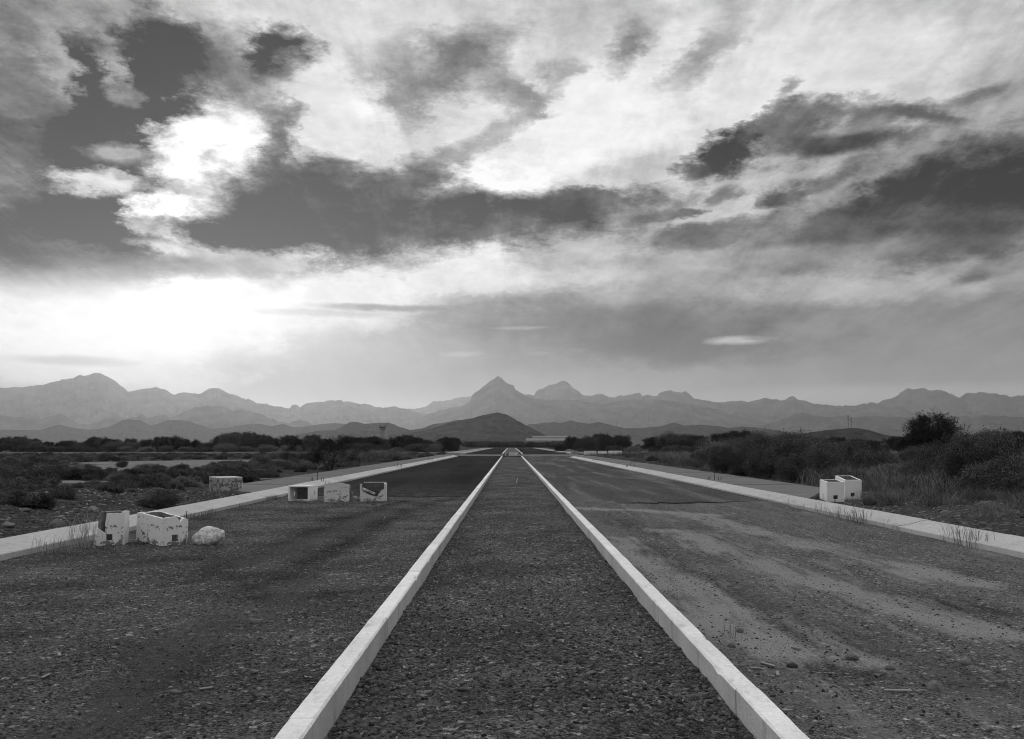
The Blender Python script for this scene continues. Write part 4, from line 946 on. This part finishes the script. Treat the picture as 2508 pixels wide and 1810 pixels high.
# ------------------------------------------------------------------ vegetation
def tube_arr(segs, sides=4):
    V = []; Fc = []
    for (p0, p1, r0, r1) in segs:
        d = (p1 - p0); L_ = np.linalg.norm(d)
        if L_ < 1e-6: continue
        d = d / L_; a = np.cross(d, [0.3, .9, .31]); a /= np.linalg.norm(a); b = np.cross(d, a); o = len(V)
        for p, r_ in ((p0, r0), (p1, r1)):
            for k in range(sides):
                t = 2 * math.pi * k / sides; V.append(p + r_ * (math.cos(t) * a + math.sin(t) * b))
        for k in range(sides): Fc.append((o + k, o + (k + 1) % sides, o + sides + (k + 1) % sides, o + sides + k))
    return np.array(V), np.array(Fc)
def grow(rng, H, spread, stems, levels, stem_r, upright=.6, gap=.0, kids=4):
    """branch skeleton: returns segments and twig tips"""
    segs = []; tips = []
    def br(p, d, L_, r, lv):
        n = 3; q = p
        for i in range(n):
            d2 = d + rng.normal(0, .16, 3) + np.array([0, 0, .05 * upright]); d2 /= np.linalg.norm(d2)
            e = q + d2 * L_ / n; segs.append((q, e, r * (1 - .22 * i), r * (1 - .22 * (i + 1)))); q = e; d = d2
            if lv < levels and i >= 0:
                for c in range(kids if i == n - 1 else kids - 2):
                    a = rng.normal(0, 1, 3); a /= np.linalg.norm(a); nd = d * .75 + a * .75 + np.array([0, 0, .12 * upright]); nd /= np.linalg.norm(nd)
                    br(q, nd, L_ * rng.uniform(.48, .72), r * .5, lv + 1)
        if lv >= levels - 1: tips.append(q)
    for s_ in range(stems):
        a = 6.28 * s_ / stems + rng.uniform(-.5, .5); t = spread * rng.uniform(.5, 1.1)
        d = np.array([math.cos(a) * t, math.sin(a) * t, 1.0]); d /= np.linalg.norm(d)
        br(np.array([math.cos(a) * .04, math.sin(a) * .04, -.03]), d, H * rng.uniform(.40, .55), stem_r, 0)
    return segs, np.array(tips)
def leaves_at(rng, tips, per, rad, size, flat=.75, drop=0):
    n = len(tips) * per; c = np.repeat(tips, per, 0) + rng.normal(0, 1, (n, 3)) * np.array([rad, rad, rad * flat])
    c[:, 2] = np.maximum(c[:, 2], .03)
    a = rng.normal(0, 1, (n, 3)); a /= np.linalg.norm(a, axis=1)[:, None]; b = np.cross(a, rng.normal(0, 1, (n, 3))); b /= np.linalg.norm(b, axis=1)[:, None]
    s = size * rng.uniform(.6, 1.3, (n, 1))
    V = np.stack([c - a * s, c + b * s * .45, c + a * s, c - b * s * .45], 1).reshape(-1, 3)
    return V, np.arange(n * 4).reshape(-1, 4)
def plant_meshes(seed, H, spread, stems, levels, stem_r, per, rad, size, leafm, kids=4, upright=.6, thin=None, lobes=None):
    rng = np.random.default_rng(seed); segs, tips = grow(rng, H, spread, stems, levels, stem_r, upright, kids=kids)
    if thin: tips = tips[rng.random(len(tips)) < thin]
    if lobes is not None:                                # rounded crown made of leafy lobes
        c = rng.normal(0, 1, (34, 3)); c /= np.linalg.norm(c, axis=1)[:, None]; c = c * rng.uniform(.55, .8, (34, 1)) * np.array(lobes[0]) + np.array([0, 0, lobes[1]])
        c = c[c[:, 2] > lobes[1] - lobes[0][2] * .62]
        t2 = np.repeat(c, 40, 0) + rng.normal(0, .34, (len(c) * 40, 3)) * lobes[2]; tips = t2
    top = max(tips[:, 2].max(), .1); f = H / top
    segs = [(a * f, b * f, c, d) for a, b, c, d in segs]; tips = tips * f
    tv, tf = tube_arr([s for s in segs if s[2] > stem_r * .06], 4); lv, lf = leaves_at(rng, tips, per, rad, size)
    t = mesh_np('trunk', tv, tf); t.materials.append(M['bark']); l = mesh_np('crown', lv, lf); l.materials.append(leafm); return t, l
PT = {
    'tree': [plant_meshes(100 + i, 4.0, .55, 3, 3, .10, 12, .20, .10, M['leaf_dark'], thin=.85) for i in range(4)],
    'mesq': [plant_meshes(120 + i, 3.0, 1.0, 4, 3, .06, 16, .17, .045, M['leaf'], thin=.8) for i in range(3)],
    'bush': [plant_meshes(140 + i, 2.2, .9, 6, 3, .035, 9, .12, .042, M['leaf'], upright=.6, thin=.72) for i in range(3)],
    'pbush': [plant_meshes(160 + i, 1.8, .85, 6, 3, .028, 9, .11, .040, M['leaf_pale'], upright=.6, thin=.75) for i in range(3)],
    'scrub': [plant_meshes(180 + i, .6, 1.3, 7, 2, .012, 26, .06, .032, M['leaf'], upright=.2) for i in range(3)],
    'pscrub': [plant_meshes(190 + i, .5, 1.3, 7, 2, .012, 26, .06, .030, M['leaf_pale'], upright=.2) for i in range(2)],
    'near': [plant_meshes(203 + i, 2.0, .7, 3, 4, .04, 3, .07, .034, M['leaf_dark'], kids=3, thin=.8) for i in range(1)],
    'round': [plant_meshes(212 + i, 8.0, .38, 4, 3, .17, 7, .22, .13, M['leaf_dark'], kids=4, thin=.5, lobes=((4.3, 4.3, 3.3), 4.9, 1.6)) for i in range(1)],
}
def plant(kind, name, x, y, h, label, cat, group, wide=1.0, parts=('trunk', 'crown')):
    t, l = random.choice(PT[kind]); base = {'tree': 4, 'mesq': 3, 'bush': 2.2, 'pbush': 1.8, 'scrub': .6, 'pscrub': .5, 'near': 2.0, 'round': 8}[kind]
    s = h / base; z = float(height(np.array(x), np.array(y)))
    r = empty(name, (x, y, z - .02), random.uniform(0, 6.28)); r.scale = (s * wide, s * wide, s); tag(r, label, cat, group)
    obj(parts[0], t, None, r); obj(parts[1], l, None, r); return r
def from_px(px, py_top, d):
    """x position and height of a plant at distance d whose top shows at a pixel"""
    x = at(px, HZ, d)[0]; return x, (HZ - py_top) * d / F * 1.0 + 1.65
# far trees left of the road: tops follow the photograph's tree line
def skyline(pts, px): return float(np.interp(px, [p[0] for p in pts], [p[1] for p in pts]))
LEFT_TOP = [(-60, 1074), (20, 1070), (100, 1074), (170, 1076), (270, 1066), (330, 1076), (430, 1066), (490, 1076), (560, 1062), (590, 1053), (640, 1064), (740, 1066), (800, 1062), (880, 1068), (940, 1066), (980, 1064), (1040, 1074), (1120, 1066), (1160, 1072), (1190, 1078)]
px = -60
while px < 1195:
    for row, (d0, add) in enumerate(((196, 3), (250, 0))):
        d = d0 + random.uniform(-9, 9); qx = px + random.uniform(-14, 14)
        if row == 2 and px > 1100: d += 60
        x, h = from_px(qx, skyline(LEFT_TOP, qx) + add + random.uniform(-4, 13), d); h = max(1.4, h)
        if x > -15 and d < 450: x = -15 - random.random() * 4
        plant('tree' if random.random() < .65 else 'mesq', 'mesquite_tree', x, d, h, ('dark mesquite tree in the front row beyond the pale far kerb left of the road', 'dark mesquite tree in the back row beyond the pale far kerb left of the road')[row], 'tree', ('front row of far trees left of the road', 'back row of far trees left of the road')[row], random.uniform(.8, 1.25))
    px += random.uniform(20, 38)
px = 60                                                   # lower bushes in front of that line
while px < 1180:
    d = random.uniform(180, 190); x = at(px, HZ, d)[0]
    if x < -14.5: plant('pbush' if random.random() < .6 else 'bush', 'bush', x, d, random.uniform(1.2, 2.2), 'low bush at the foot of the far tree line left of the road', 'bush', 'bushes under the left tree line', 1.5, ('stem', 'foliage'))
    px += random.uniform(34, 60)
px = 1150                                                 # scrub across the end of the road
while px < 1420:
    for d in (470, 520):
        x, h = from_px(px, 1081 + random.uniform(-4, 4), d); plant('mesq', 'bush', x, d + random.uniform(-8, 8), max(2, h), 'dark bush in the %s of scrub across the far end of the road' % ('front line' if d < 500 else 'rear line'), 'bush', 'front bushes across the road end' if d < 500 else 'rear bushes across the road end', 1.5, ('stem', 'foliage'))
    px += random.uniform(9, 15)
RIGHT_TOP = [(1370, 1074), (1395, 1058), (1420, 1066), (1460, 1058), (1510, 1062), (1560, 1078), (1610, 1066), (1640, 1050), (1660, 1060), (1700, 1072), (1760, 1050), (1860, 1062), (1960, 1064), (2080, 1070), (2180, 1072), (2300, 1066), (2420, 1056), (2560, 1056)]
px = 1375
while px < 2570:
    for row, (d0, add) in enumerate(((205, 3), (255, 0))):
        d = d0 + random.uniform(-12, 12); qx = px + random.uniform(-14, 14)
        x, h = from_px(qx, skyline(RIGHT_TOP, qx) + add + random.uniform(-4, 13), d); h = max(1.4, h)
        plant('tree' if random.random() < .6 else 'mesq', 'mesquite_tree', x, d, h, ('dark mesquite tree in the front row of the far line right of the road', 'dark mesquite tree in the back row of the far line right of the road')[row], 'tree', ('front row of far trees right of the road', 'back row of far trees right of the road')[row], random.uniform(.8, 1.25))
    px += random.uniform(26, 48)
px = 1420
while px < 2520:
    d = random.uniform(172, 190); x = at(px, HZ, d)[0]
    if not 1990 < px < 2330: plant('mesq' if random.random() < .4 else 'pbush', 'bush', x, d, random.uniform(1.1, 2.2), 'low bush at the foot of the far tree line right of the road', 'bush', 'bushes under the right tree line', 1.5, ('stem', 'foliage'))
    px += random.uniform(26, 50)
# the lone round tree and the dark tree by the left pavement
x, h = from_px(2283, 1006, 150); plant('round', 'shade_tree', x, 150, h, 'tall dark round-crowned tree standing alone in dry grass beyond the right bushes', 'tree', None, 1.08)
x, h = from_px(2085 + 200, 1060, 146)
plant('tree', 'mesquite_tree', at(2255, HZ, 152)[0], 152, 4.6, 'short dark tree leaning against the tall round-crowned tree', 'tree', None, 1.3)
q = gp(818, 1151, .15); plant('near', 'mesquite_tree', q[0] - .3, q[1] + .5, 2.15, 'small twiggy dark mesquite tree beside the left pavement', 'tree', None, .95)
# bushes and thickets right of the pavement
RB = [(1735, 1092, 62), (1755, 1082, 58), (1780, 1070, 66), (1815, 1060, 72), (1760, 1100, 50), (1850, 1078, 48), (1900, 1066, 46), (1945, 1072, 44), (1985, 1068, 50), (2030, 1074, 58), (1880, 1100, 42), (1940, 1108, 38), (1820, 1104, 46), (2070, 1090, 62), (2120, 1088, 70), (2000, 1108, 42),
      (2170, 1096, 60), (2220, 1110, 50), (2240, 1096, 64), (2330, 1062, 42), (2370, 1058, 38), (2420, 1050, 36), (2395, 1092, 30), (2470, 1080, 28), (2340, 1098, 38), (2440, 1110, 25), (2500, 1070, 34), (2290, 1112, 46), (2130, 1112, 48), (2060, 1116, 46), (2235, 1130, 37), (2180, 1128, 42), (1800, 1085, 90), (1900, 1080, 95), (2020, 1082, 100), (2130, 1080, 105), (1760, 1076, 105)]
for i, (a, b, d) in enumerate(RB):
    if i % 3 == 2 and d < 90 and a > 2010: continue
    x, h = from_px(a, b + random.uniform(-12, 12), d); x = max(x, 11.6)
    kind = 'bush' if a > 2300 else 'pbush' if i % 6 == 1 else ('bush' if i % 3 or d < 45 else 'mesq')
    lab = {'pbush': 'pale leafy bush in the thicket behind the right pavement', 'bush': 'dense dark bush in the thicket behind the right pavement', 'mesq': 'spreading mesquite bush in the thicket behind the right pavement'}[kind]
    plant(kind, 'bush', x, d, max(.7, h), lab, 'bush', {'pbush': 'pale bushes right of the pavement', 'bush': 'dark bushes right of the pavement', 'mesq': 'mesquite bushes right of the pavement'}[kind], random.uniform(.75, 1.15), ('stem', 'foliage'))
# bushes between the left pavement and the cross street
LB = [(760, 1104, 75), (705, 1108, 82), (690, 1126, 58), (885, 1100, 105), (960, 1102, 112), (925, 1096, 125), (1010, 1104, 122), (645, 1122, 70), (850, 1116, 84), (905, 1110, 92), (955, 1110, 98), (300, 1140, 62), (355, 1164, 50), (285, 1130, 84), (545, 1120, 98), (640, 1117, 100), (590, 1118, 112), (215, 1122, 110), (255, 1121, 104), (165, 1172, 46), (440, 1166, 48)]
for i, (a, b, d) in enumerate(LB):
    x = at(a, HZ, d)[0]; h = max(.55, 1.65 - (b - HZ) * d / F); x = min(x, -11.0)
    kind = 'pbush' if i % 5 == 2 else 'bush'
    plant(kind, 'bush', x, d, h, 'pale bush in the scrubby field left of the pavement' if kind == 'pbush' else 'dark bush in the scrubby field left of the pavement', 'bush', 'pale bushes in the left field' if kind == 'pbush' else 'dark bushes in the left field', 1.4, ('stem', 'foliage'))
q = gp(392, 1226, .3); plant('bush', 'bush', q[0], q[1], .55, 'feathery bush growing on the dirt heap behind the left kerb', 'bush', None, 1.1, ('stem', 'foliage'))
# ground cover: scrub and dry grass nobody could count
def joined(t, l):
    me = bpy.data.meshes.new('clump'); bm = bmesh.new(); bm.from_mesh(t); n = len(bm.faces); bm.from_mesh(l)
    for i, f in enumerate(bm.faces): f.material_index = 0 if i < n else 1
    bm.to_mesh(me); bm.free(); me.materials.append(M['bark']); me.materials.append(l.materials[0]); return me
SC = [joined(*p) for p in PT['scrub'] + PT['pscrub']]
def cover(name, n, box, protos, s0, s1, avoid=True, dens=None):
    x0, x1, y0, y1 = box; x = RNG.uniform(x0, x1, n); y = y0 * (y1 / y0)**RNG.random(n)
    # keep to what the camera side of the place shows
    k = (np.abs(x) < y * .62 + 4) & ((x < -10.6) | (x > 11.2) | ((y < 27) & ((x < -8.9) | (x > 9.2))))
    k &= RNG.random(n) < np.clip(.5 + 1.6 * fbm(x * .12, y * .08, 3, 400), .1, 1)
    if avoid: k &= pale(x, y) < .25 + .5 * (RNG.random(n) < .04)
    if dens is not None: k &= RNG.random(n) < dens(x, y)
    x = x[k]; y = y[k]; n = len(x); s = RNG.uniform(s0, s1, n)
    scatter(name, protos, np.stack([x, y, height(x, y) - .02], 1), rots(n, .1), np.stack([s * 1.2, s * 1.2, s], 1), None)
cover('low_scrub', 6500, (-110, -9.2, 27, 165), SC, .3, .85, dens=lambda x, y: sstep(-9.2, -12.5, x) * .95)
cover('low_scrub', 3000, (11.4, 110, 45, 150), SC, .3, .8, dens=lambda x, y: np.where(x / y > .2, 1.0, .3 * (y < 95)))
cover('low_scrub', 420, (-16, -9.6, 19, 31), SC, .2, .55)
def tuft(seed, n, h, spread, mat, w=.006, lean=(.15, .75)):
    rng = np.random.default_rng(seed); V = []; Fc = []
    for i in range(n):
        b = rng.normal(0, spread * .25, 2); a = rng.uniform(0, 6.28); l = rng.uniform(*lean); hh = h * rng.uniform(.5, 1.1); d = np.array([math.cos(a), math.sin(a)]); e = np.array([-d[1], d[0]]) * w
        p0 = np.array([b[0], b[1], -.02]); p1 = np.array([*(b + d * l * hh * .35), hh * .6]); p2 = np.array([*(b + d * l * hh), hh * rng.uniform(.75, 1)]); E3 = np.array([e[0], e[1], 0]); o = len(V)
        V += [p0 - E3, p0 + E3, p1 + E3 * .8, p1 - E3 * .8, p2 + E3 * .25, p2 - E3 * .25]; Fc += [(o, o + 1, o + 2, o + 3), (o + 3, o + 2, o + 4, o + 5)]
    me = mesh_np('tuft', np.array(V), np.array(Fc)); me.materials.append(mat); return me
GR = [tuft(500 + i, 130, .5, .8, M['grass'] if i % 2 else M['grass2'], .0032, (.2, 1.3)) for i in range(4)]
cover('dry_grass', 13000, (10.9, 70, 24, 140), GR, .5, 1.6, False, lambda x, y: sstep(11.0, 13, x) * .9)
cover('dry_grass', 1500, (9.2, 18, 17, 30), GR, .25, .8, False, lambda x, y: np.clip(.15 + (x - 10) * .12, .03, .9))
cover('dry_grass', 900, (-60, -11, 50, 150), GR, .5, 1.1)
q = gp(965, 1096); 
cover('dry_grass', 700, (-26, -12.5, 80, 125), GR, 1.0, 2.2)
# weeds along the kerbs
WD = [tuft(520 + i, 34, .32, .42, M['weed'], .0024, (.2, 1.1)) for i in range(3)]; WS = [tuft(540 + i, 60, .2, .3, M['grass'], .003) for i in range(2)]
def weeds(pts, label, group, ms):
    for x, y, s in pts:
        q = gp(x, y); o = bpy.data.objects.new('weed', random.choice(ms)); link(o); o.location = (q[0], q[1], 0); o.scale = (s, s, s); o.rotation_euler = (0, 0, random.uniform(0, 6)); tag(o, label, 'weed', group)
weeds([(2000, 1256, 1.0), (2020, 1262, .9), (2045, 1268, 1.1), (2070, 1276, 1.3), (2095, 1279, 1.4), (2108, 1282, 1.0), (1935, 1240, .9), (1965, 1250, .8), (2340, 1326, 1.2), (2365, 1336, 1.5), (2385, 1340, 1.4), (2170, 1292, .7), (2200, 1300, .6), (1890, 1226, .7)], 'dry weed growing along the foot of the right rolled kerb', 'weeds along the right kerb', WD)
weeds([(500, 1268, 1.0), (520, 1264, 1.1), (470, 1272, .9), (380, 1290, .9), (660, 1226, 1.0), (672, 1224, 1.0), (590, 1244, .7)], 'dark weed growing along the foot of the left rolled kerb', 'weeds along the left kerb', WS)
q = gp(200, 1340); o = obj('weed', tuft(560, 80, .62, .45, M['tallweed'], .003), None); o.location = (q[0], q[1], 0); tag(o, 'tall pale dry weed against the left kerb beside the broken box', 'weed')
weeds([(130, 1356, 1.0), (110, 1358, 1.1), (150, 1352, .8)], 'pale grass tuft at the foot of the left kerb beyond the tall weed', 'grass tufts by the left kerb', WD)
weeds([(446, 1334, .8), (452, 1331, .7)], 'small weed against the corner of the notched box', 'weeds by the notched box', WS)
weeds([(1793, 1562, .5)], 'tiny weed in the pale spill of lime right of the median', None, WD)
weeds([(2085, 1234, .9), (2075, 1232, 1.0), (2100, 1233, .9)], 'dark weed in front of the longer white box', 'weeds before the white box pair', WS)
